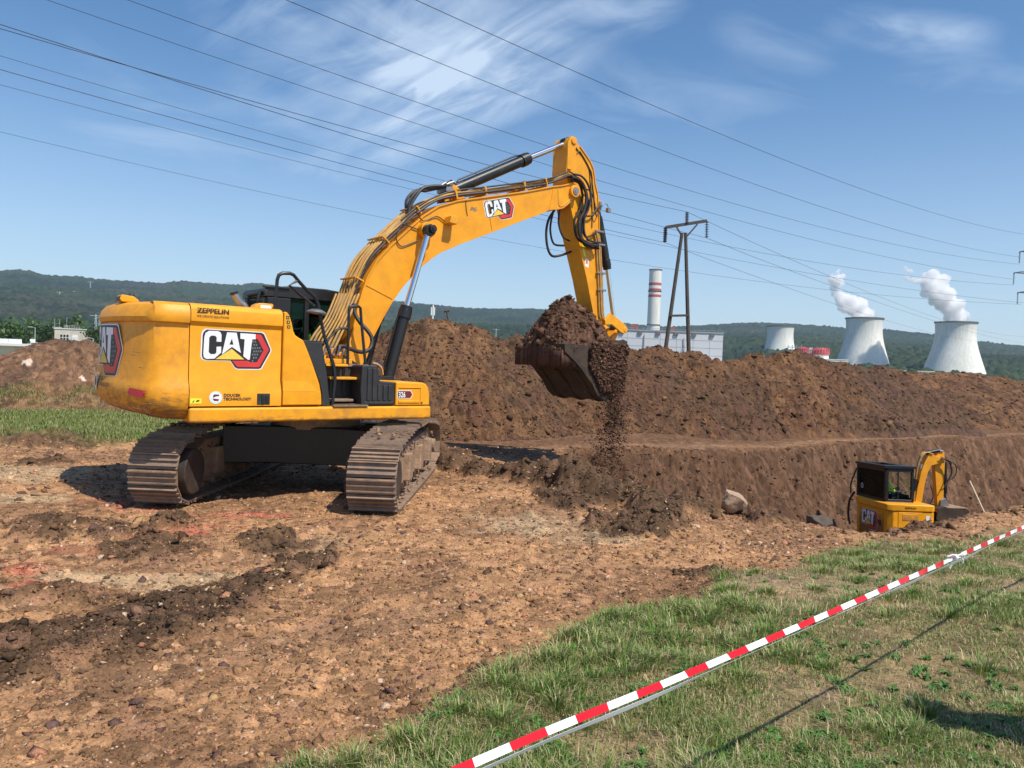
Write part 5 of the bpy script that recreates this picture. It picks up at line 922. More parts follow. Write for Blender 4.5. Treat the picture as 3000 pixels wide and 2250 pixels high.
# ------------------------------------------------------------------ mini excavator in the pit
def build_mini():
    root = empty('mini_excavator', (10.21, 19.4, -2.95), 0); root.rotation_euler = (rad(-3.5), 0, 0); tag(root, 'small yellow excavator with black cab working down in the pit', 'excavator')
    ye, yd, bk, pl = M['yellow'], M['yellow_dirty'], M['black'], M['plastic']
    mb = MB(); mb.prismz([(-.76, .74), (-.76, -.86), (-.64, -.96), (.33, -.96), (.40, -.90), (.40, .74)], .68, 1.49); body = mb.build('house', ye, root, .02, 2)
    mb = MB(); mb.prismz([(-.79, .77), (-.79, -.90), (-.66, -.985), (.33, -.985), (.42, -.90), (.42, .74)], 1.49, 1.66); mb.build('hood', ye, root, .03, 3)
    mb = MB(); mb.prismz([(-.80, .78), (-.80, -.90), (-.66, -1.0), (.36, -1.0), (.44, -.92), (.44, .74)], .62, .68); mb.build('deck', yd, root, .01)
    mb = MB(); mb.bb(-.772, -.758, -.72, .56, .76, 1.45); dr = mb.build('rear_door', yd, root, .008)
    decal('logo', dr, cat_layers(1.05), lambda u, v, l: (-.774-l, .40-u, 1.38+v))
    mb = MB(); mb.bb(-.79, -.77, -.60, -.50, 1.08, 1.22); mb.build('latch', bk, dr, .004)
    mb = MB(); mb.bb(-.52, .08, -.972, -.958, .74, 1.47); sd = mb.build('side_door', ye, root, .01)
    mb = MB(); mb.bb(-.42, -.02, -.976, -.966, 1.26, 1.42); [mb.bb(-.42, -.02, -.982, -.974, 1.27+.02*k, 1.278+.02*k) for k in range(8)]; mb.build('grille', M['yellow_dirty'], sd, .004); MB().bb(-.42, -.02, -.976, -.966, .78, .98).build('grille', M['yellow_dirty'], sd, .004)
    for x in (-.05, .15): mb = MB(); mb.bb(x, x+.07, -.985, -.968, 1.08, 1.20); mb.build('latch', bk, root, .004)
    text_mesh('ZEPPELIN', 'lettering', root, M['decalblack'], side_frame(-.38, 1.555, -.986), .045, 1.1, .02)
    decal('number_plate', root, [(M['white'], [[(0, 0), (.10, 0), (.13, .07), (.10, .14), (0, .14)]], .003), (M['darkred'], [[(.09, .01), (.12, .07), (.09, .13)]], .005)], side_frame(.17, 1.26, -.962))
    y0, y1, x0, x1 = -.50, 1.10, -.62, .10; c = MB(); zb, zt = 1.67, 2.52; p = .07
    for y in (y0, y1-p):
        c.bb(x0, x0+.08, y, y+p, zb, zt); c.bb(x1-.06, x1, y, y+p, zb, zt-.02); c.bb(x0, x1, y, y+p, zb, zb+.06); c.bb(x0, x1, y, y+p, zt-.09, zt)
    c.bb(x0, x0+.05, y0, y1, zb, zb+.05); c.bb(x0, x0+.05, y0, y1, zt-.09, zt); c.bb(x1-.05, x1, y0, y1, zt-.1, zt); c.bb(x1-.05, x1, y0, y1, zb-.3, zb+.1); c.bb(x0, x1, y0, y1, zb-.02, zb+.005)
    c.bb(-.30, -.27, y0+.02, y0+.05, zb, zt); c.bb(x0, x1, y0+.01, y0+.04, 1.93, 1.95)
    cab = c.build('cab', bk, root, .015); mb = MB(); [mb.bb(*q, zt, zt+.06) for q in ((x0-.03, x1+.03, y0-.03, -.12), (x0-.03, x1+.03, .95, y1+.03), (x0-.03, x0+.10, -.12, .95), (x1-.12, x1+.03, -.12, .95))]; rf = mb.build('roof', bk, cab); MB().bb(x0+.10, x1-.12, -.12, .95, zt+.02, zt+.03).build('added_roof_window', M['clearglass'], rf)  # roof opening and its pane are added so sun reaches the operator
    g = MB(); g.bb(x0+.02, x0+.026, y0+p, y1-p, zb+.05, zt-.09); g.build('rear_window', M['clearglass'], cab); g = MB(); g.bb(x0+.08, x1-.06, y0+.03, y0+.036, zb+.06, zt-.09); g.build('side_window', M['clearglass'], cab)
    decal('sticker', cab, [(M['white'], [[(.07*math.cos(k*PI/10), .07*math.sin(k*PI/10)) for k in range(20)]], .004), (M['navy'], [[(.05*math.cos(k*PI/10), .05*math.sin(k*PI/10)) for k in range(20)]], .006)], lambda u, v, l: (x0+.018-l, .80-u, 1.95+v))
    mb = MB(); mb.box((-.40, .38, 1.78), (.06, .34, .20)); mb.bb(-.40, -.0, .20, .56, 1.55, 1.66); mb.bb(x0+.06, x1-.05, y1-.10, y1-.05, zb, 1.86); mb.bb(x1-.10, x1-.05, y0+.1, y1-.1, zb, 1.85); mb.build('driver_seat', pl, cab, .03)
    mb = MB(); mb.tube([(-.70, 1.02, 1.75), (-.80, 1.10, 1.5), (-.82, 1.12, 1.1), (-.78, 1.08, .85)], .03, 8, 4); mb.tube([(-.60, 1.13, 2.4), (-.74, 1.15, 2.0), (-.76, 1.13, 1.7)], .022, 8, 4); mb.build('guard_rail', bk, root)
    # tracks
    for s in (-1, 1):
        mb = MB(); hw, rw, zc, yc = .85, .27, .30, s*.76; per = 4*hw+2*PI*rw
        for k in range(40):
            q = k*per/40
            if q < 2*hw: x, z, a = -hw+q, zc-rw, 0
            elif q < 2*hw+PI*rw: a = (q-2*hw)/rw; x, z = hw+rw*math.sin(a), zc-rw*math.cos(a)
            elif q < 4*hw+PI*rw: x, z, a = hw-(q-2*hw-PI*rw), zc+rw, PI
            else: a = PI+(q-4*hw-PI*rw)/rw; x, z = -hw+rw*math.sin(a), zc-rw*math.cos(a)
            R_ = Matrix.Rotation(-a, 3, 'Y'); mb.box((x, yc, z), (per/40*.94, .40, .03), R_); mb.box(Vector((x, yc, z))+R_ @ Vector((0, 0, -.025)), (.03, .40, .03), R_)
        tr = mb.build('crawler_track', M['track'], root, smooth=0); mb = MB(); mb.bb(-.8, .8, yc-.13, yc+.13, .12, .46); mb.bar((-.85, yc-.14, .3), (-.85, yc+.14, .3), .24, 20); mb.bar((.85, yc-.14, .3), (.85, yc+.14, .3), .24, 20); mb.build('track_frame', M['trackframe'], tr)
    mb = MB(); mb.bb(-.6, .6, -.6, .6, .3, .55); mb.bar((0, 0, .5), (0, 0, .64), .42, 24); mb.build('car_body', M['trackframe'], root)
    # boom, arm, bucket (folded up close to the house)
    bo = [(.26, 1.2), (.42, 1.2), (.48, 1.6), (.555, 2.1), (.63, 2.42), (.72, 2.60), (.88, 2.655), (1.05, 2.68), (1.06, 2.78), (.90, 2.84), (.72, 2.90), (.64, 2.87), (.55, 2.70), (.46, 2.45), (.37, 2.0), (.30, 1.5)]
    mb = MB(); mb.prism(bo, -.18, -.02); bm_ = mb.build('boom', M['boomyellow'], root, .01)
    mb = MB(); [mb.tube([(.27+.02*k, -.2+.05*k, 1.45), (.30+.02*k, -.2+.05*k, 2.1), (.38+.02*k, -.2+.05*k, 2.66), (.55, -.2+.05*k, 2.93), (.75, -.2+.05*k, 2.90)], .016, 6, 4) for k in range(4)]; mb.build('hydraulic_line', M['pipe'], bm_)
    mb = MB(); mb.tube([(.95, -.2, 2.80), (1.15, -.22, 2.72), (1.22, -.22, 2.45), (1.12, -.2, 2.2), (1.05, -.2, 2.05)], .018, 6, 5); mb.tube([(.92, -.24, 2.84), (1.28, -.26, 2.66), (1.30, -.26, 2.4), (1.15, -.24, 2.25)], .014, 6, 5); mb.tube([(.75, -.1, 2.1), (.82, -.1, 1.8), (.72, -.1, 1.55)], .014, 6, 5); mb.build('hose', M['rubber'], bm_)
    mb = MB(); mb.bar((.36, -.10, 1.5), (.44, -.10, 2.2), .06, 14); mb.bar((.22, -.22, 1.95), (.26, -.22, 2.25), .07, 14); e = mb.build('boom_cylinder', bk, root); mb = MB(); mb.bar((.44, -.1, 2.2), (.52, -.1, 2.62), .03, 12); mb.build('rod', M['chrome'], e)
    mb = MB(); mb.bar((.62, -.10, 2.92), (.95, -.10, 3.0), .05, 14); e = mb.build('arm_cylinder', bk, root); mb = MB(); mb.bar((.95, -.1, 3.0), (1.06, -.1, 2.98), .028); mb.build('rod', M['chrome'], e)
    mb = MB(); mb.prism([(.86, 2.66), (.90, 2.95), (1.0, 3.02), (1.10, 2.96), (1.12, 2.7), (1.10, 1.9), (1.08, 1.45), (.98, 1.38), (.94, 1.6), (.88, 2.3)], -.09, .07); am = mb.build('arm', M['boomyellow'], root, .01)
    mb = MB(); mb.bar((1.16, -.02, 2.7), (1.18, -.02, 1.9), .045, 12); mb.bar((1.18, -.02, 1.9), (1.18, -.02, 1.6), .025, 12); mb.build('bucket_cylinder', bk, root)
    mb = MB(); mb.prism([(.98, 1.45), (1.0, 1.72), (1.12, 1.78), (1.22, 1.60), (1.26, 1.42)], -.14, .12); mb.build('link', M['steel'], root, .01)
    bq = [(.66, 1.28), (.70, 1.50), (.92, 1.56), (1.42, 1.52), (1.50, 1.48), (1.48, 1.28), (1.2, 1.14), (.9, 1.10), (.72, 1.16)]
    mb = MB(); bw = .40
    for a, b in zip(bq[1:8], bq[2:9]): mb.beam((a[0], 0, a[1]), (b[0], 0, b[1]), bw*2, .03, (1, 0, 0)) if abs(a[0]-b[0]) < .05 else mb.beam((a[0], 0, a[1]), (b[0], 0, b[1]), bw*2, .03)
    mb.prism(bq, -bw-.02, -bw+.01); mb.prism(bq, bw-.01, bw+.02); mb.xform(Matrix.Identity(3), (.08, 0, 0)); bu = mb.build('bucket', M['bucketsteel'], root); MB().bb(.98, 1.55, -.42, .42, 1.545, 1.57).build('lip_plate', M['trackframe'], bu, .005)
build_mini()
seated_person((9.90, 19.78, -1.34), 0, 'person in full neon jacket seated in the small excavator cab', True)

# ------------------------------------------------------------------ rocks, tape, stick
def rock(name, loc, dims, rz, label, colr, seed, tilt=0):
    rng = np.random.default_rng(seed); bm = bmesh.new(); bmesh.ops.create_icosphere(bm, subdivisions=4, radius=1)
    pl_ = [(Vector(rng.normal(0, 1, 3)).normalized(), rng.uniform(.45, .8)) for _ in range(14)]
    for v in bm.verts:
        for n_, d in pl_:
            k = v.co.dot(n_)-d
            if k > 0: v.co -= n_*k
        v.co += v.co.normalized()*(float(vn(np.array([v.co.x*4+9]), np.array([v.co.y*4+v.co.z*5]), seed)[0])-.5)*.10
        v.co.x *= dims[0]; v.co.y *= dims[1]; v.co.z *= dims[2]
    me = bpy.data.meshes.new(name); bm.to_mesh(me); bm.free(); me.materials.append(mat(name+'_stone', colr, .85, dirt=tuple(c*.5 for c in colr), damt=.6, bump=1., bscale=14, bdist=.02, var=.2)); o = bpy.data.objects.new(name, me); COL.objects.link(o); o.location = loc; o.rotation_euler = (0, rad(tilt), rz); return tag(o, label, 'rock')
rock('rock', (3.08, 10.35, .10), (.25, .20, .20), .3, 'pale brown angular rock on the pit edge left of the small excavator', (.40, .27, .18), 5, 25)
rock('rock', (4.22, 10.15, -.16), (.17, .2, .30), 1.0, 'dark boulder at the pit edge just left of the small excavator', (.10, .075, .055), 8)  # stone colour darkened to stand in for the shadow it sits in
TAPE = [(-.42, 1.27, 1.08), (-.147, 1.532, 1.07), (.102, 1.761, 1.07), (.454, 2.066, 1.07), (.80, 2.375, 1.07), (1.298, 2.828, 1.07), (1.792, 3.281, 1.07), (2.157, 3.617, 1.07), (2.478, 3.914, 1.07), (3.107, 4.49, 1.07), (4.983, 6.205, 1.09), (8.2, 9.2, 1.12)]
def bmesh_tape():
    # tape sagging slightly between points; flat ribbon with a fold, red and white blocks with thickness
    P = TAPE
    pts = []; 
    for i in range(len(P)-1):
        for k in range(40): t = k/40; pts.append(Vector(P[i]).lerp(Vector(P[i+1]), t))
    # smooth
    for _ in range(25): pts = [pts[0]]+[(pts[i-1]+pts[i]*2+pts[i+1])/4 for i in range(1, len(pts)-1)]+[pts[-1]]
    acc = 0; mb = MB(); W_ = .0195; verts = []; S = [0]
    for i in range(1, len(pts)): acc += (pts[i]-pts[i-1]).length; S.append(acc)
    for i, p in enumerate(pts):
        tw = .45+.14*math.sin(S[i]*19+3*math.sin(S[i]*4))+.30*math.sin(S[i]*1.1)+.12*math.sin(S[i]*5.3)+(1.2 if abs(S[i]-3.55) < .12 else 0); a, b = pts[max(i-1, 0)], pts[min(i+1, len(pts)-1)]; d = (b-a).normalized(); s_ = d.cross(Vector((0, 0, 1))).normalized(); up = s_.cross(d)
        w = (up*math.cos(tw)-s_*math.sin(tw))*W_/2*(.35 if abs(S[i]-3.55) < .06 else 1); n_ = w.cross(d).normalized()*.0006
        wl = w*.62
        verts += [p+w+n_, p-w+n_, p-w-n_, p+w-n_, p-wl*.3-n_*3+Vector((0, 0, -.011))]
    m = len(pts); fs, mi = [], []
    for i in range(m-1):
        o = 5*i; red = ((S[i]+.055) % .222) < .111
        for q in ((o, o+1, o+6, o+5), (o+1, o+2, o+7, o+6), (o+2, o+3, o+8, o+7), (o+3, o, o+5, o+8)): fs.append(q); mi.append(1 if red else 0)
    me = bpy.data.meshes.new('barrier_tape'); me.from_pydata([tuple(v) for v in verts], [], fs)
    me.materials.append(M['tapewhite']); me.materials.append(M['tapered']); me.polygons.foreach_set('material_index', mi); me.update()
    o = bpy.data.objects.new('barrier_tape', me); COL.objects.link(o); tag(o, 'red and white barrier tape stretched above the grass', 'barrier tape')
    # folded lower strip, white
    mb = MB(); Vs = []
    for i, p in enumerate(pts):
        a, b = pts[max(i-1, 0)], pts[min(i+1, m-1)]; d = (b-a).normalized(); s_ = d.cross(Vector((0, 0, 1))).normalized(); dn = .007+.005*math.sin(S[i]*2.3)+.003*math.sin(S[i]*7.1)
        Vs += [p+s_*.012+Vector((0, 0, -.012)), p+s_*(.004)+Vector((0, 0, -.016-dn)), p+s_*.003+Vector((0, 0, -.016-dn)), p+s_*.011+Vector((0, 0, -.012))]
    mb.add(Vs, [(4*i+k, 4*i+(k+1) % 4, 4*i+4+(k+1) % 4, 4*i+4+k) for i in range(m-1) for k in range(4)]); mb.build('folded_edge', M['tapewhite'], o)
    kp = next(pts[i] for i in range(m) if S[i] >= 3.55); mb = MB()
    for k in range(6):
        a = random.uniform(0, 6.28); e = kp+Vector((math.cos(a)*.04, math.sin(a)*.03, random.uniform(-.09, .06))); mb.tube([kp, kp.lerp(e, .5)+Vector((.012, .0, .012)), e], .004, 5, 3)
    mb.bar(kp-Vector((.012, .01, 0)), kp+Vector((.012, .01, 0)), .014, 8); mb.build('knot', M['tapewhite'], o)
M['tapewhite'] = mat('tape_white', (.80, .83, .86), .3, var=.03); M['tapered'] = mat('tape_red', (.60, .006, .015), .3, var=.05)
bmesh_tape()
mb = MB(); mb.bar((14.85, 24.1, -1.35), (14.75, 23.0, -2.3), .022, 8); tag(mb.build('wooden_stick', mat('pale_wood', (.62, .50, .34), .8), None), 'thin pale wooden stick leaning on the far pit wall', 'stick')

def standing_person(loc, rz, label):
    r = empty('person', loc, rz); tag(r, label, 'person')
    V = [(0, 0, .92), (0, 0, 1.15), (0, 0, 1.38), (0, 0, 1.47), (.01, 0, 1.53), (0, .20, 1.40), (.05, .30, 1.14), (.22, .22, 1.22), (0, -.20, 1.40), (.04, -.27, 1.12), (.14, -.25, .90), (0, .10, .90), (.01, .12, .50), (0, .13, .10), (.14, .14, .04), (0, -.10, .90), (.01, -.12, .50), (0, -.13, .10), (.14, -.14, .04)]
    Ed = [(0, 1), (1, 2), (2, 3), (3, 4), (2, 5), (5, 6), (6, 7), (2, 8), (8, 9), (9, 10), (0, 11), (11, 12), (12, 13), (13, 14), (0, 15), (15, 16), (16, 17), (17, 18)]
    skin_obj('body', r, M['navy'], V, Ed, [(.12, .15), (.11, .14), (.11, .15), .06, .055, .06, .048, .036, .06, .048, .036, .09, .065, .045, .04, .09, .065, .045, .04])
    skin_obj('head', r, M['skin'], [(.0, 0, 1.52), (.01, 0, 1.60), (.02, 0, 1.69), (.015, 0, 1.76)], [(0, 1), (1, 2), (2, 3)], [.055, (.075, .085), (.085, .095), (.06, .07)])
    skin_obj('jacket', r, M['jacket'], [(0, 0, 1.0), (0, 0, 1.18), (0, 0, 1.38), (0, .20, 1.40), (.05, .30, 1.14), (.20, .225, 1.21), (0, -.20, 1.40), (.04, -.27, 1.12), (.12, -.255, .94)], [(0, 1), (1, 2), (2, 3), (3, 4), (4, 5), (2, 6), (6, 7), (7, 8)], [(.135, .17), (.125, .16), (.125, .165), .075, .062, .048, .075, .062, .048])
    skin_obj('hair', r, M['hair'], [(-.03, 0, 1.62), (-.012, 0, 1.71), (.0, 0, 1.765)], [(0, 1), (1, 2)], [(.07, .08), (.098, .103), (.075, .085)])
    f = MB(); f.bar((.10, 0, 1.665), (.125, 0, 1.65), .016, 8); [f.bar((.02, s*.088, 1.67), (.02, s*.102, 1.67), .026, 8) for s in (-1, 1)]; f.build('face', M['skin'], r)
    for s, c, d in ((1, Vector((.27, .21, 1.235)), Vector((.9, -.15, .25))), (-1, Vector((.155, -.25, .86)), Vector((.25, 0, -.95)))):
        d = d.normalized(); sd = Vector((0, 1, 0)).cross(d).normalized(); mb = MB(); mb.beam(c-d*.04, c+d*.045, .03, .08, sd)
        for k in range(4): o_ = sd*(.028-k*.019); mb.tube([c+d*.04+o_, c+d*.075+o_, c+d*(.10-.006*abs(k-1.3))+o_+Vector((0, -s*.012, 0)), c+d*(.115-.008*abs(k-1.3))+o_+Vector((0, -s*.028, 0))], .0088, 6, 3)
        mb.tube([c-d*.01+sd*.03, c+d*.02+sd*.055, c+d*.05+sd*.06], .011, 6, 3); mb.build('hand', M['skin'], r)
    for s in (-1, 1): mb = MB(); mb.box((.075, s*.135, .04), (.28, .10, .085)); mb.build('shoe', M['hair'], r, .03, 3)
    return r
M['jacket'] = mat('grey_green_jacket', (.09, .11, .09), .85, bump=.4, bscale=25, bdist=.01)
standing_person((2.95, 3.0, .28), rad(95), 'person in dark clothes standing beyond the right frame edge')
# ------------------------------------------------------------------ power lines
M['wire'] = mat('wire', (.03, .032, .04), .5, var=.02); M['wood_dark'] = mat('weathered_pole', (.075, .06, .05), .85, dirt=(.15, .12, .10), damt=.6, dscale=2, bump=.6, bscale=20, bdist=.01); M['insul'] = mat('dark_insulator', (.035, .028, .03), .3)
W3 = {'a': ([-6.5, 45.0, 100.5, 150.0], [8.39, -0.5, 23.08]), 'b': ([-14.3, 45.0, 99.9, 150.0], [9.3, -5.75, 22.86]), 'c': ([-25.2, 48.0, 100.0, 150.0], [11.57, -10.46, 23.88]), 'd': ([-31.7, 50.0, 97.6, 148.0], [10.27, -13.23, 24.64]),
      'g': ([-42.0, 61.0, 97.7, 148.0], [14.3, -18.68, 24.97]), 'i': ([-46.1, 67.0, 101.3, 150.0], [10.75, -18.09, 24.71]), 'j': ([-57.1, 83.0, 100.8, 150.0], [14.77, -22.76, 25.06])}
ends = {}
wl = {'a': 'highest', 'b': 'second highest', 'c': 'third highest', 'd': 'fourth highest', 'g': 'fifth highest', 'i': 'sixth highest', 'j': 'lowest'}
for k, (e, c) in W3.items():
    pts = [(e[0]+(e[2]-e[0])*s, e[1]+(e[3]-e[1])*s, c[0]*s*s+c[1]*s+c[2]) for s in np.linspace(-.45, 1.0, 50)]; ends[k] = pts[-1]
    mb = MB(); mb.tube(pts, .021, 5, 1); tag(mb.build('power_line', M['wire'], None), f'{wl[k]} of the long wires running to the lattice pylon at right', 'power line', 'wires to the lattice pylon')
W4 = {'upper': (([-16.6, 24.0, 11.6, 52.0], [1.27, -0.45, 11.87]), ([11.6, 52.0, 128.7, 190.0], [8.04, -7.67, 12.67])), 'right': (([-15.9, 23.0, 13.1, 52.3], [1.1, -1.68, 11.58]), ([13.1, 52.3, 128.8, 190.0], [4.24, -3.77, 10.92])), 'left': (([-18.9, 27.5, 10.1, 51.7], [1.08, -2.43, 11.83]), ([10.1, 51.7, 115.9, 190.0], [4.16, -3.06, 10.43]))}
pin = {}
for k, (A_, B_) in W4.items():
    pts = []
    for (e, c), ss_ in ((A_, np.linspace(-.8, 1.0, 30)), (B_, np.linspace(0.0, 1.3, 30)[1:])): pts += [(e[0]+(e[2]-e[0])*s, e[1]+(e[3]-e[1])*s, c[0]*s*s+c[1]*s+c[2]) for s in ss_]
    pin[k] = pts[29]; mb = MB(); mb.tube(pts, .013, 5, 1); tag(mb.build('power_line', M['wire'], None), f'wire carried by the {k} insulator of the two-legged pole', 'power line', 'wires on the two-legged pole')
def insulator(mb, a, b, r=.10, n=7):
    a, b = Vector(a), Vector(b); mb.bar(a, b, .03, 8)
    for k in range(n): p = a.lerp(b, (k+.6)/(n+.2)); d = (b-a).normalized(); mb.bar(p-d*.02, p+d*.03, r, 12, r*.55)
def build_pole():
    root = empty('power_pole', (11.6, 52, -1.4)); tag(root, 'dark two-legged power pole with crossarm and three insulators', 'power pole')
    o = Vector((11.6, 52, -1.4)); mb = MB()
    L0, R0, top = at_px(1952, 1045, 52), at_px(2013, 1046, 52), at_px(2003, 691, 52)
    def l(v): return Vector(v)-o
    d1 = (l(L0)-l(top))*1.15; mb.bar(l(top)+Vector((-.12, 0, .2)), l(top)+Vector((-.12, 0, 0))+d1, .115, 12, .15); mb.build('pole_leg', M['wood_dark'], root)
    d2 = (l(R0)-l(top))*1.15; mb = MB(); mb.bar(l(top)+Vector((.12, 0, .2)), l(top)+Vector((.12, 0, 0))+d2, .115, 12, .15); mb.build('pole_leg', M['wood_dark'], root)
    mb = MB(); mb.beam(l(at_px(1965, 925, 51.85)), l(at_px(2014, 924, 51.85)), .15, .15); mb.bar(l(at_px(1960, 925, 51.85)), l(at_px(2019, 924, 51.85)), .05); mb.build('brace', M['wood_dark'], root)
    ca, cb_ = at_px(1950, 666, 52), at_px(2071, 647, 52); mb = MB(); mb.beam(l(ca), l(cb_), .12, .20); mb.build('crossarm', M['wood_dark'], root)
    mb = MB(); mb.beam(l(at_px(1998, 692, 52)), l(at_px(1982, 665, 52)), .10, .10); mb.beam(l(at_px(2010, 695, 52)), l(at_px(2043, 657, 52)), .13, .10); mb.build('knee_brace', M['wood_dark'], root)
    mb = MB(); insulator(mb, l(ca), l(pin['left']), .15); mb.build('insulator', M['insul'], root); mb = MB(); insulator(mb, l(cb_), l(pin['right']), .15); mb.build('insulator', M['insul'], root)
    mb = MB(); insulator(mb, l(at_px(2012, 655, 52)), l(pin['upper']), .15); mb.build('insulator', M['insul'], root)
build_pole()
def build_pylon():
    root = empty('lattice_pylon', (108.5, 149, -4)); tag(root, 'grey lattice pylon at the right edge carrying the long wires', 'pylon'); o = Vector((108.5, 149, -4)); mt = mat('galvanised_steel', (.12, .125, .14), .5, .5)
    H_ = 46; mb = MB(); wd = lambda z: 3.2*(1-z/H_)+.55
    for sx in (-1, 1):
        for sy in (-1, 1): mb.beam((sx*wd(0), sy*wd(0), 0), (sx*wd(H_), sy*wd(H_), H_), .16, .16)
    z = 0
    while z < H_-2:
        z2 = z+wd(z)*1.7; z2 = min(z2, H_)
        for s in (-1, 1):
            mb.beam((-wd(z), s*wd(z), z), (wd(z2), s*wd(z2), z2), .08, .08); mb.beam((wd(z), s*wd(z), z), (-wd(z2), s*wd(z2), z2), .08, .08); mb.beam((s*wd(z), -wd(z), z), (s*wd(z2), wd(z2), z2), .08, .08); mb.beam((s*wd(z), wd(z), z), (s*wd(z2), -wd(z2), z2), .08, .08)
        z = z2
    mb.build('mast', mt, root)
    for tx_, ty_ in ((2988, 737), (2971, 799), (2982, 857)):
        t0 = Vector(at_px(tx_, ty_, 149))-o
        for s in (1, -1):
            t = Vector((t0.x*s, 0, t0.z)); w2 = wd(t.z)
            mb = MB(); mb.beam((0, -w2, t.z), t, .14, .14); mb.beam((0, w2, t.z), t, .14, .14); mb.beam((0, 0, t.z+1.9), t, .14, .14); mb.beam((t.x*.5, -w2*.5, t.z), (t.x*.5, 0, t.z+.9), .08, .08); mb.bar(t, t+Vector((0, 0, -.25)), .12); mb.build('crossarm', mt, root)
            mb = MB(); insulator(mb, t+Vector((0, 0, -.2)), t+Vector((0, 0, -2.3)), .17, 12); mb.build('insulator', M['insul'], root)
    return root
build_pylon()
HILLPY = [(107, 862, 1900, 26), (175, 856, 1900, 20), (207, 853, 2000, 30), (265, 826, 2300, 20), (281, 925, 900, 17), (292, 930, 950, 12), (1454, 965, 900, 10)]
mtp = mat('pale_steel', (.55, .57, .58), .5)
for i, (px, py, D, hh) in enumerate(HILLPY):
    p = at_px(px, py, D); r = empty('lattice_pylon', tuple(p-np.array([0, 0, hh*.9]))); ks = ['pale', 'tall pale', 'short pale']
    tag(r, ['tiny pale pylon leftmost on the wooded hill', 'tiny pale pylon second from left on the wooded hill', 'tiny pale pylon third from left with wide arms on the hill', 'tiny pale pylon highest up on the left wooded hill', 'grey lattice pylon low on the hill left of the excavator', 'short grey lattice mast just right of the low pylon', 'tiny pale pylon above the main spoil heap'][i], 'pylon', 'far pylons')
    mb = MB(); w = hh*.07
    for s in (-1, 1):
        for t in (-1, 1): mb.beam((s*w, t*w, 0), (s*w*.2, t*w*.2, hh), hh*.018, hh*.018)
    for k in range(6): z0, z1 = hh*k/6, hh*(k+1)/6; mb.beam((-w*(1-k/7), 0, z0), (w*(1-(k+1)/7), 0, z1), hh*.014, hh*.014); mb.beam((w*(1-k/7), 0, z0), (-w*(1-(k+1)/7), 0, z1), hh*.014, hh*.014)
    mb.build('mast', mtp, r); mb = MB(); mb.beam((-hh*.42, 0, hh*.9), (hh*.42, 0, hh*.9), hh*.035, hh*.035); mb.beam((-hh*.15, 0, hh*.72), (hh*.15, 0, hh*.72), hh*.02, hh*.02); mb.build('crossarm', mtp, r)

# ------------------------------------------------------------------ power station
def concrete():
    m, nt, b = new_mat('pale_concrete'); n1 = nnoise(nt, .05, 6, .6, sc=(1, 1, .25)); n2 = nnoise(nt, .5, 6, .7, sc=(1, 1, .08)); c = nmix(nt, nramp(nt, n1, .3, .7), (.70, .68, .61), (.86, .85, .78)); c = nmix(nt, nramp(nt, n2, .42, .72, (0, .6)), c, (.46, .45, .41))
    br = nt.nodes.new('ShaderNodeTexWave'); br.bands_direction = 'Z'; br.inputs['Scale'].default_value = .22; br.inputs['Distortion'].default_value = .3; tc = nt.nodes.new('ShaderNodeTexCoord'); nt.links.new(tc.outputs['Object'], br.inputs[0]); c = nmix(nt, nramp(nt, br.outputs[0], 0., .12, (.12, 0)), c, (.35, .35, .33))
    nt.links.new(c, b.inputs['Base Color']); b.inputs['Roughness'].default_value = .9; return m
M['concrete'] = concrete(); M['darkrim'] = mat('dark_rim', (.16, .13, .12), .8)
def tower(px, D, ry, rtop, label):
    top = at_px(px, ry, D); base = -16; Ht = top[2]-base; root = empty('cooling_tower', (top[0], top[1], base)); tag(root, label, 'cooling tower', 'cooling towers')
    prof = [(rtop*s, Ht*t) for s, t in ((1.86, 0), (1.70, .12), (1.52, .25), (1.36, .38), (1.22, .50), (1.11, .60), (1.02, .70), (.965, .80), (.955, .87), (.965, .93), (.985, .985), (1.0, 1.0), (.97, 1.0), (.94, .93), (.93, .85), (.98, .70), (1.1, .58))]
    mb = MB(); mb.lathe(prof, 96); mb.build('shell', M['concrete'], root, smooth=60)
    mb = MB(); mb.lathe([(rtop*1.0, Ht*.992), (rtop*1.03, Ht*.994), (rtop*1.035, Ht*1.006), (rtop*.975, Ht*1.008), (rtop*.97, Ht*.992)], 96)
    for k in range(96): a = k*2*PI/96; mb.beam((rtop*1.02*math.cos(a), rtop*1.02*math.sin(a), Ht), (rtop*1.02*math.cos(a), rtop*1.02*math.sin(a), Ht+1.1), .25, .25)
    mb.lathe([(rtop*1.018, Ht+1.0), (rtop*1.022, Ht+1.0), (rtop*1.022, Ht+1.25), (rtop*1.018, Ht+1.25)], 96); mb.build('rim', M['darkrim'], root)
    return root, top
t3, top3 = tower(2801, 1000, 946, 25.0, 'right cooling tower with the larger plume of steam')
t2, top2 = tower(2533, 1078, 934, 25.0, 'middle cooling tower with a plume of steam drifting left')
t1, top1 = tower(2287, 1446, 957, 25.0, 'left cooling tower, the smallest one and without steam')
def steammat():
    m = bpy.data.materials.new('steam'); m.use_nodes = True; nt = m.node_tree; nt.nodes.clear(); out = nt.nodes.new('ShaderNodeOutputMaterial'); v = nt.nodes.new('ShaderNodeVolumePrincipled')
    v.inputs['Color'].default_value = (.995, .995, 1, 1); v.inputs['Anisotropy'].default_value = .0; v.inputs['Density'].default_value = .17
    nt.links.new(v.outputs[0], out.inputs['Volume']); return m
M['steam'] = steammat()
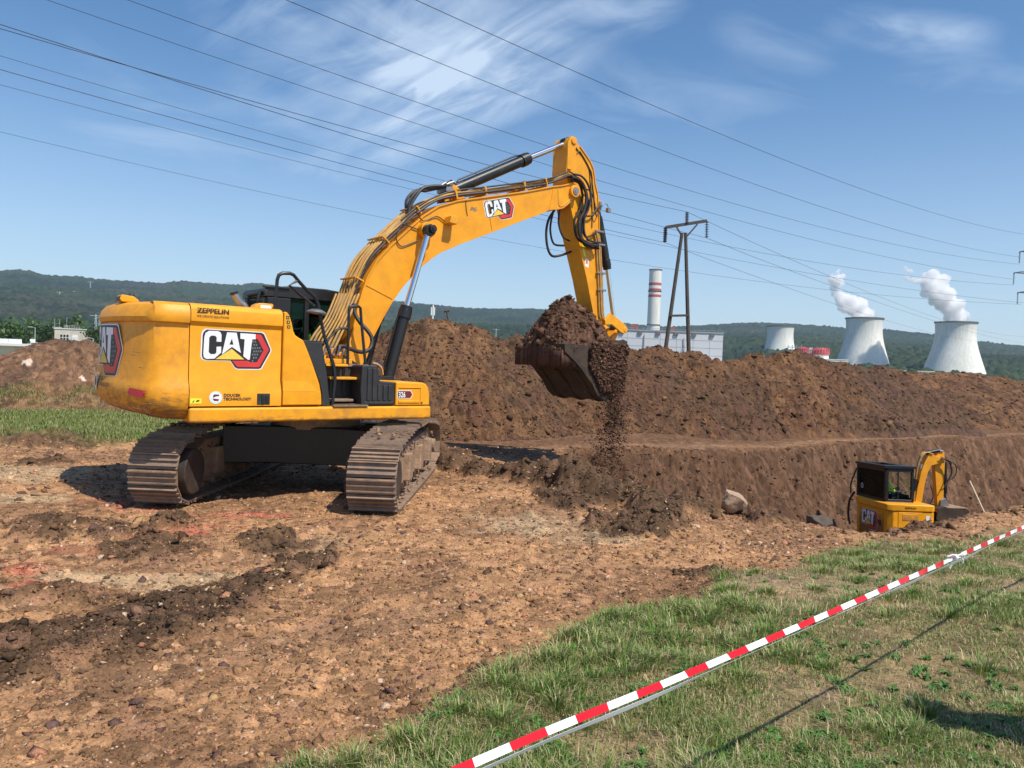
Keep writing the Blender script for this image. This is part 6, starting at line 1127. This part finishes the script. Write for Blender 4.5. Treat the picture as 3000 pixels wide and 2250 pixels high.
def plume(D, spine, label, seed):
    """spine: (px, py, radius_px, opacity)"""
    rng = np.random.default_rng(seed); bm = bmesh.new(); bmesh.ops.create_icosphere(bm, subdivisions=3, radius=1); bv = np.array([v.co[:] for v in bm.verts]); bf = np.array([[v.index for v in f.verts] for f in bm.faces]); bm.free()
    S = np.array(spine, float); Vs, Fs = [], []; k = 0; N_ = 300
    for i in range(N_):
        t = (i+rng.random())/N_*(len(S)-1); a = int(min(t, len(S)-2)); f = t-a; px, py, r, op = S[a]*(1-f)+S[a+1]*f
        if rng.random() > op*1.4: continue
        an, rr = rng.uniform(0, 2*PI), np.sqrt(rng.random())*.8; an2 = rng.uniform(-1, 1)
        c = at_px(px+math.cos(an)*rr*r, py+math.sin(an)*rr*r, D+an2*r*D/2200*.6); s = r*D/2200*rng.uniform(.18, .46)*(.5+.5*min(1, op*1.3))
        d = 1+.35*(fbm(bv[:, 0]*2.6+i, bv[:, 1]*2.6+bv[:, 2]*2.2, 4, 600+seed)-.5)*2
        Vs.append(bv*(s*d)[:, None]*np.array([1, 1, .85])+c); Fs.append(bf+k); k += len(bv)
    o = npmesh('steam', np.concatenate(Vs), np.concatenate(Fs), M['steam'], None)
    rm = o.modifiers.new('merge', 'REMESH'); rm.mode = 'VOXEL'; rm.voxel_size = .9; tag(o, label, None, None, 'stuff')
plume(1000, [(2808, 950, 24, .95), (2806, 925, 32, .95), (2795, 903, 36, .95), (2766, 880, 38, .9), (2745, 855, 44, .8), (2738, 828, 40, .7), (2722, 812, 34, .45), (2670, 818, 34, .2), (2630, 796, 24, .12)], 'thick white steam rising from the right cooling tower', 1)
plume(1078, [(2545, 935, 26, .95), (2528, 915, 34, .95), (2500, 898, 35, .95), (2472, 885, 28, .8), (2456, 868, 18, .45), (2446, 845, 18, .45), (2448, 820, 28, .7), (2456, 800, 20, .35), (2430, 850, 20, .1)], 'white steam drifting left from the middle cooling tower', 2)

def build_chimney():
    D = 900; top = at_px(1921, 792, D); base = -16; H_ = top[2]-base; root = empty('chimney', (top[0], top[1], base)); tag(root, 'tall pale chimney with three red bands', 'chimney'); r0_, r1_ = 7.9, 7.3
    s = D/2200; zt = lambda py: H_-(py-792)*s; r = lambda z: r0_+(r1_-r0_)*z/H_
    m = M['concrete']; mb = MB(); mb.lathe([(r(0), 0), (r(H_*.5), H_*.5), (r(H_), H_), (r(H_)-.6, H_), (r(H_)-.6, H_-6)], 48); sh = mb.build('shaft', m, root, smooth=60)
    mr_ = mat('faded_red_band', (.42, .09, .09), .8)
    for a, b in ((829, 837), (846, 856), (863.5, 871)): mb = MB(); mb.lathe([(r(zt(b))+.03, zt(b)), (r(zt(a))+.03, zt(a))], 48); mb.build('red_band', mr_, root, smooth=60)
    for a in (791, 853, 951): mb = MB(); mb.lathe([(r(zt(a)), zt(a)-.5), (r(zt(a))+.7, zt(a)-.4), (r(zt(a))+.7, zt(a)+.5), (r(zt(a)), zt(a)+.5)], 48); mb.build('ring', M['darkrim'], root)
build_chimney()
def build_station():
    D = 800; A_ = at_px(1800, 966, D); B_ = at_px(2119, 979, D); x0, x1, zt = A_[0], B_[0], (A_[2]+B_[2])/2; root = empty('power_station', ((x0+x1)/2, D, -15)); tag(root, 'long pale grey power station hall behind the two-legged pole', 'building')
    wx = (x1-x0)/2; H_ = zt+15; wall = mat('pale_cladding', (.60, .60, .62), .7, var=.06); dk = mat('grey_seam', (.30, .31, .33), .8); rd = mat('orange_red_steel', (.50, .09, .04), .7)
    mb = MB(); mb.bb(-wx, wx, 0, 60, 0, H_); mb.build('wall', wall, root)
    mb = MB(); [mb.bb(-wx, wx, -.12, .02, z, z+.35) for z in np.arange(H_-8, 2, -8)]; [mb.bb(x-.15, x+.15, -.14, .02, 0, H_-2) for x in np.linspace(-wx+14, wx-14, 6)]; mb.build('panel_joint', dk, root)
    mb = MB(); mb.bb(-wx-.5, wx+.5, -.8, 61, H_, H_+1.4); [mb.beam((x, 0, H_+1.4), (x, 0, H_+3.2), .25, .25) for x in np.linspace(-wx, wx, 24)]; mb.bb(-wx, wx, -.1, .1, H_+2.9, H_+3.2); mb.build('parapet', dk, root)
    mb = MB(); [mb.bb(x-2.2, x+2.2, -1.6, .1, H_-3.5, H_-.3) for x in np.linspace(-wx+8, wx-12, 6)]; mb.build('vent_hood', M['darkrim'], root)
    for x, w, h in ((-wx+22, 3, 5.5), (wx-55, 3, 5)):
        mb = MB()
        mb.bb(x-w-.3, x+w+.3, 1.7, 6.3, H_+1.38, H_+1.7)
        for sx in (-1, 1):
            for sy in (0, 4): mb.beam((x+sx*w, sy+2, H_+1.4), (x+sx*w, sy+2, H_+1.4+h), .6, .6)
            mb.beam((x+sx*w, 2, H_+1.4+h), (x+sx*w, 6, H_+1.4+h), .5, .5)
        for z in np.arange(2, h+1, 2): mb.beam((x-w, 2, H_+1+z), (x+w, 2, H_+1+z), .5, .5); mb.beam((x-w, 6, H_+1+z), (x+w, 6, H_+1+z), .5, .5)
        mb.build('roof_gantry', rd, root)
    mb = MB(); mb.beam((wx-42, -1, H_-6), (wx-40, -1, H_-34), .7, .7); mb.beam((wx-44, -1, H_-20), (wx-41, -1, H_-14), .7, .7); mb.beam((wx-44, -1, H_-42), (wx-40, -1, H_-34), .7, .7); mb.beam((-wx+32, -1, H_-4), (-wx+31, -1, H_-60), .6, .6); mb.build('ladder', dk, root)
    mb = MB(); mb.bar((wx-45, -6, 17.5), (wx-8, -6, 16.5), 2.0, 14); mb.bar((wx-10, -6, 13), (wx-10, -6, 23), 3.0, 14); mb.build('pipe', M['concrete'], root)
    mb = MB(); mb.bb(wx-36, wx+3, -22, -4, 0, 14.5); mb.build('annex', M['concrete'], root)
build_station()
def domes(px, wpx, ytop, ybot, label, D=900):
    s = D/2200; c = at_px(px, ybot, D); r = wpx/2*s; h = (ybot-ytop)*s; root = empty('storage_tank', (c[0], c[1], -16)); tag(root, label, 'tank', 'red topped tanks'); z0 = c[2]+16
    pk = mat('red_roof', (.55, .085, .09), .6)
    mb = MB(); mb.lathe([(r*.93, 0), (r*.93, z0+.5)], 40, caps=True); mb.build('drum', M['concrete'], root)
    mb = MB(); mb.lathe([(r*1.0, z0), (r*1.02, z0+h*.25), (r*.95, z0+h*.6), (r*.72, z0+h*.9), (r*.5, z0+h), (0, z0+h)], 40)
    for k in range(20): a = k*2*PI/20; u = Vector((math.cos(a), math.sin(a), 0)); mb.beam(u*r*1.02+Vector((0, 0, z0+h*.2)), u*r*.95+Vector((0, 0, z0+h*.95)), .7, .9, (0, 0, 1))
    mb.build('red_roof', pk, root)
domes(2352, 31, 1017, 1038, 'smaller left red topped round tank between the cooling towers'); domes(2405, 46, 1019, 1040, 'wider right red topped round tank between the cooling towers')
c = at_px(2377, 1035, 905); mb = MB(); mb.bb(-3.5, 3.5, 0, 8, -18, 12); mb.bb(-4.2, 4.2, -.5, 8.5, 12, 12.8); mb.bb(-2.2, 2.2, 1, 6, 12.8, 15); o = mb.build('elevator_tower', mat('weathered_cladding', (.42, .44, .45), .8), None); o.location = tuple(c-np.array([0, 0, 8])); tag(o, 'narrow grey tower between the two red topped tanks', 'tower')
c = at_px(2328, 1035, 905); mb = MB(); [mb.bb(-8, 8, 0, 4, 3*k, 3*k+.6) for k in range(6)]; [mb.bb(x-.3, x+.3, 0, .6, -14, 18) for x in (-8, -3, 2, 8)]; o = mb.build('pipe_rack', mat('rack_steel', (.38, .40, .42), .7), None); o.location = tuple(c-np.array([0, 0, 8])); tag(o, 'grey pipe rack left of the red topped tanks', 'pipe rack')
c = at_px(2440, 1062, 880); mb = MB(); mb.bb(-18, 18, 0, 20, -14, 3); mb.bb(-18.4, 18.4, -.4, 20.4, 3, 4); o = mb.build('low_hall', M['concrete'], None); o.location = tuple(c); tag(o, 'low pale hall left of the middle cooling tower', 'building')
c = at_px(2668, 1089, 880); mb = MB(); mb.bb(-28, 28, 0, 20, -14, .6); mb.bb(-28.4, 28.4, -.4, 20.4, .6, 1.4); o = mb.build('low_hall', M['concrete'], None); o.location = tuple(c); tag(o, 'low pale hall left of the right cooling tower', 'building')

# ------------------------------------------------------------------ buildings, lamps and trees at the left
M['render_wall'] = mat('cream_render', (.66, .60, .50), .85, dirt=(.45, .40, .33), damt=.4, dscale=.3); M['flatroof'] = mat('pale_roof', (.78, .79, .78), .7); M['frame'] = mat('white_frame', (.8, .8, .8), .5); M['dkglass'] = mat('window_glass', (.02, .03, .035), .1)
M['galv'] = mat('galvanised_post', (.50, .52, .52), .5, .3)
def block():
    D = 200; s = D/2200; a = at_px(160, 963, D); b = at_px(236, 966, D); root = empty('apartment_block', ((a[0]+b[0])/2, D, -3)); tag(root, 'small cream block building with a white six-pane window', 'building'); w = (b[0]-a[0])/2; H_ = a[2]+3
    mb = MB(); mb.bb(-w, w, 0, 6, 0, H_); mb.build('wall', M['render_wall'], root); mb = MB(); mb.bb(-w-.15, w+.15, -.15, 6.15, H_, H_+.22); mb.build('roof', M['flatroof'], root)
    x0, x1, z1, z0 = -w+1.45, -w+3.9, H_-1.35, H_-3.1
    mb = MB(); mb.bb(x0, x1, -.06, .0, z0, z1); wn = mb.build('window', M['frame'], root)
    mb = MB(); [mb.bb(x0+.12+k*(x1-x0)/3, x0-.08+(k+1)*(x1-x0)/3, -.09, -.061, z0+.1+j*.86, z0+.80+j*.86) for k in range(3) for j in range(2)]; mb.build('pane', M['dkglass'], wn)
    mb = MB(); mb.bb(w-2.1, w-.7, -.3, 0, H_-2.9, H_-1.9); mb.bb(w-2.1, w-.7, -.1, 0, H_-1.9, H_-1.5); mb.build('air_unit', M['flatroof'], root)
    mb = MB(); [mb.bar((x, .2, H_+.2), (x, .2, H_+1.0), .04, 6) for x in np.linspace(-w+2.6, w-.5, 7)]; mb.bar((-w+2.6, .2, H_+1.0), (w-.5, .2, H_+1.0), .04, 6); mb.bar((-w+2.6, .2, H_+.6), (w-.5, .2, H_+.6), .03, 6); mb.build('roof_railing', M['galv'], root)
    mb = MB(); mb.bar((-w-.3, .5, H_-1), (-w-.3, .5, H_+2.7), .05, 6); mb.bar((-w+1.0, .5, H_), (-w+1.0, .5, H_+2.6), .04, 6); mb.bar((-w+2.9, .5, H_), (-w+2.9, .5, H_+3.2), .04, 6); mb.bb(-w-.8, -w+1.4, .3, .8, H_+.3, H_+.5); mb.build('aerial', M['galv'], root)
block()
def low_shed(px0, px1, py, D, h, label, over=.6):
    a, b = at_px(px0, py, D), at_px(px1, py, D); root = empty('flat_roofed_building', ((a[0]+b[0])/2, D, a[2]-h)); tag(root, label, 'building'); w = abs(b[0]-a[0])/2
    mb = MB(); mb.bb(-w+over, w-over, over, 12, 0, h-.3); mb.build('wall', M['render_wall'], root); mb = MB(); mb.bb(-w, w, 0, 12.6, h-.3, h); [mb.bb(x, x+.8, 2, 3, h, h+.5) for x in np.linspace(-w+1, w-2, 4)]; mb.build('roof', M['flatroof'], root)
    return root
low_shed(-120, 44, 1000, 85, 5, 'pale flat roofed building at the left edge behind the heap')
low_shed(20, 90, 1000, 115, 5, 'farther white flat roof right of the left edge building'); low_shed(270, 340, 1013, 110, 4, 'white flat roof just left of the excavator counterweight')
def street_lamp(px, py0, D, label):
    t = at_px(px, py0, D); root = empty('street_lamp', (t[0], D, -2)); tag(root, label, 'street lamp', 'street lamps'); h = t[2]+2; mb = MB(); mb.bar((0, 0, 0), (0, 0, h), .11, 8, .07); mb.bar((0, 0, h), (-.7, 0, h+.1), .05, 6); mb.build('pole', M['galv'], root); mb = MB(); mb.box((-1.0, 0, h+.1), (.8, .3, .16)); mb.build('lamp_head', M['galv'], root, .03)
street_lamp(103, 960, 150, 'pale street lamp left of the cream block building'); street_lamp(273, 992, 140, 'pale street lamp right of the cream block building'); street_lamp(63, 1003, 95, 'short grey post in front of the flat roofed buildings')
t = at_px(1269, 900, 300); root = empty('mobile_mast', (t[0], 300, 0)); tag(root, 'white mobile mast with panel antennas above the spoil heap', 'mast'); mb = MB(); mb.bar((0, 0, -4), (0, 0, t[2]+1), .28, 10); mb.build('pole', M['frame'], root); mb = MB(); [mb.bb(x-.22, x+.22, -.3, 0, t[2]-3.2, t[2]) for x in (-.6, .6)]; mb.build('antenna', M['frame'], root)
mb = MB(); a, b = at_px(1309, 912, 30), at_px(1318, 955, 30); mb.bar(a, b, .045, 8); mb.bar(a+np.array([-.12, 0, .0]), a+np.array([.1, 0, .03]), .05, 8); tag(mb.build('leaning_post', M['wood_dark'], None), 'short dark leaning post on top of the main heap', 'post')
M['leaf'] = M['grass']; M['bark'] = mat('bark', (.10, .075, .055), .9)
def tree(px, ptop, D, w, zb, label, seed, colr=(.045, .085, .02), cone=False):
    rng = np.random.default_rng(seed); t = at_px(px, ptop, D); H_ = t[2]-zb; root = empty('tree', (t[0], D, zb)); tag(root, label, 'tree', 'trees behind the left heap')
    mb = MB(); mb.bar((0, 0, 0), (0, 0, H_*.8), H_*.025, 8, H_*.008); [mb.bar((0, 0, H_*(.3+.08*k)), (math.cos(k*2.4)*w*.5, math.sin(k*2.4)*w*.5, H_*(.5+.08*k)), H_*.01, 6, H_*.003) for k in range(6)]; mb.build('trunk', M['bark'], root)
    n = 1500; nb = 22; bc = np.stack([rng.normal(0, .42, nb)*w, rng.normal(0, .42, nb)*w, H_*rng.uniform(.25, .9, nb)], -1)
    if cone: bc[:, :2] *= (1-bc[:, 2:]/H_)*1.6
    else: bc[:, :2] *= np.sqrt(np.clip(1-((bc[:, 2:]/H_-.55)/.5)**2, .05, 1))
    k = rng.integers(0, nb, n); c = bc[k]+rng.normal(0, 1, (n, 3))*w*.13; s = rng.uniform(.03, .07, n)*w+.05; q = rng.normal(0, 1, (n, 3, 3))*s[:, None, None]; V = c[:, None, :]+q
    col = np.array(colr)*rng.uniform(.6, 1.7, (nb, 1))[k]*rng.uniform(.8, 1.25, (n, 1)); npmesh('crown', V.reshape(-1, 3), np.arange(n*3).reshape(-1, 3), M['leaf'], np.repeat(col, 3, 0), smooth=False, parent=root)
TR = [(60, 968, 100, 2.2, True, 'small dark conifer standing behind the left edge buildings'), (15, 930, 170, 6, False, 'broad green tree leftmost behind the flat roofs'), (130, 945, 230, 6, False, 'green tree just left of the cream block building'), (262, 950, 230, 7, False, 'green tree just right of the cream block building'), (88, 938, 250, 8, False, 'wide tree behind the left street lamp'), (300, 962, 200, 6, False, 'green tree hidden partly by the counterweight'), (200, 925, 280, 9, False, 'tall green tree rising behind the cream block building')]
for i, (px, pt, D, w, cn, lab) in enumerate(TR): tree(px, pt, D, w, -4, lab, 70+i, [(.045, .085, .02), (.055, .11, .025), (.035, .07, .02)][i % 3], cn)

# ------------------------------------------------------------------ air
def build_haze():
    mb = MB(); mb.bb(-6500, 6500, -200, 6500, -40, 460); m = bpy.data.materials.new('air'); m.use_nodes = True; nt = m.node_tree; nt.nodes.clear(); out = nt.nodes.new('ShaderNodeOutputMaterial'); v = nt.nodes.new('ShaderNodeVolumePrincipled'); v.inputs['Color'].default_value = (.62, .80, 1, 1); v.inputs['Density'].default_value = .00008; v.inputs['Anisotropy'].default_value = .2
    nt.links.new(v.outputs[0], out.inputs['Volume']); tag(mb.build('haze', m, None, smooth=0), 'thin blue air over the whole valley', None, None, 'stuff')
build_haze()
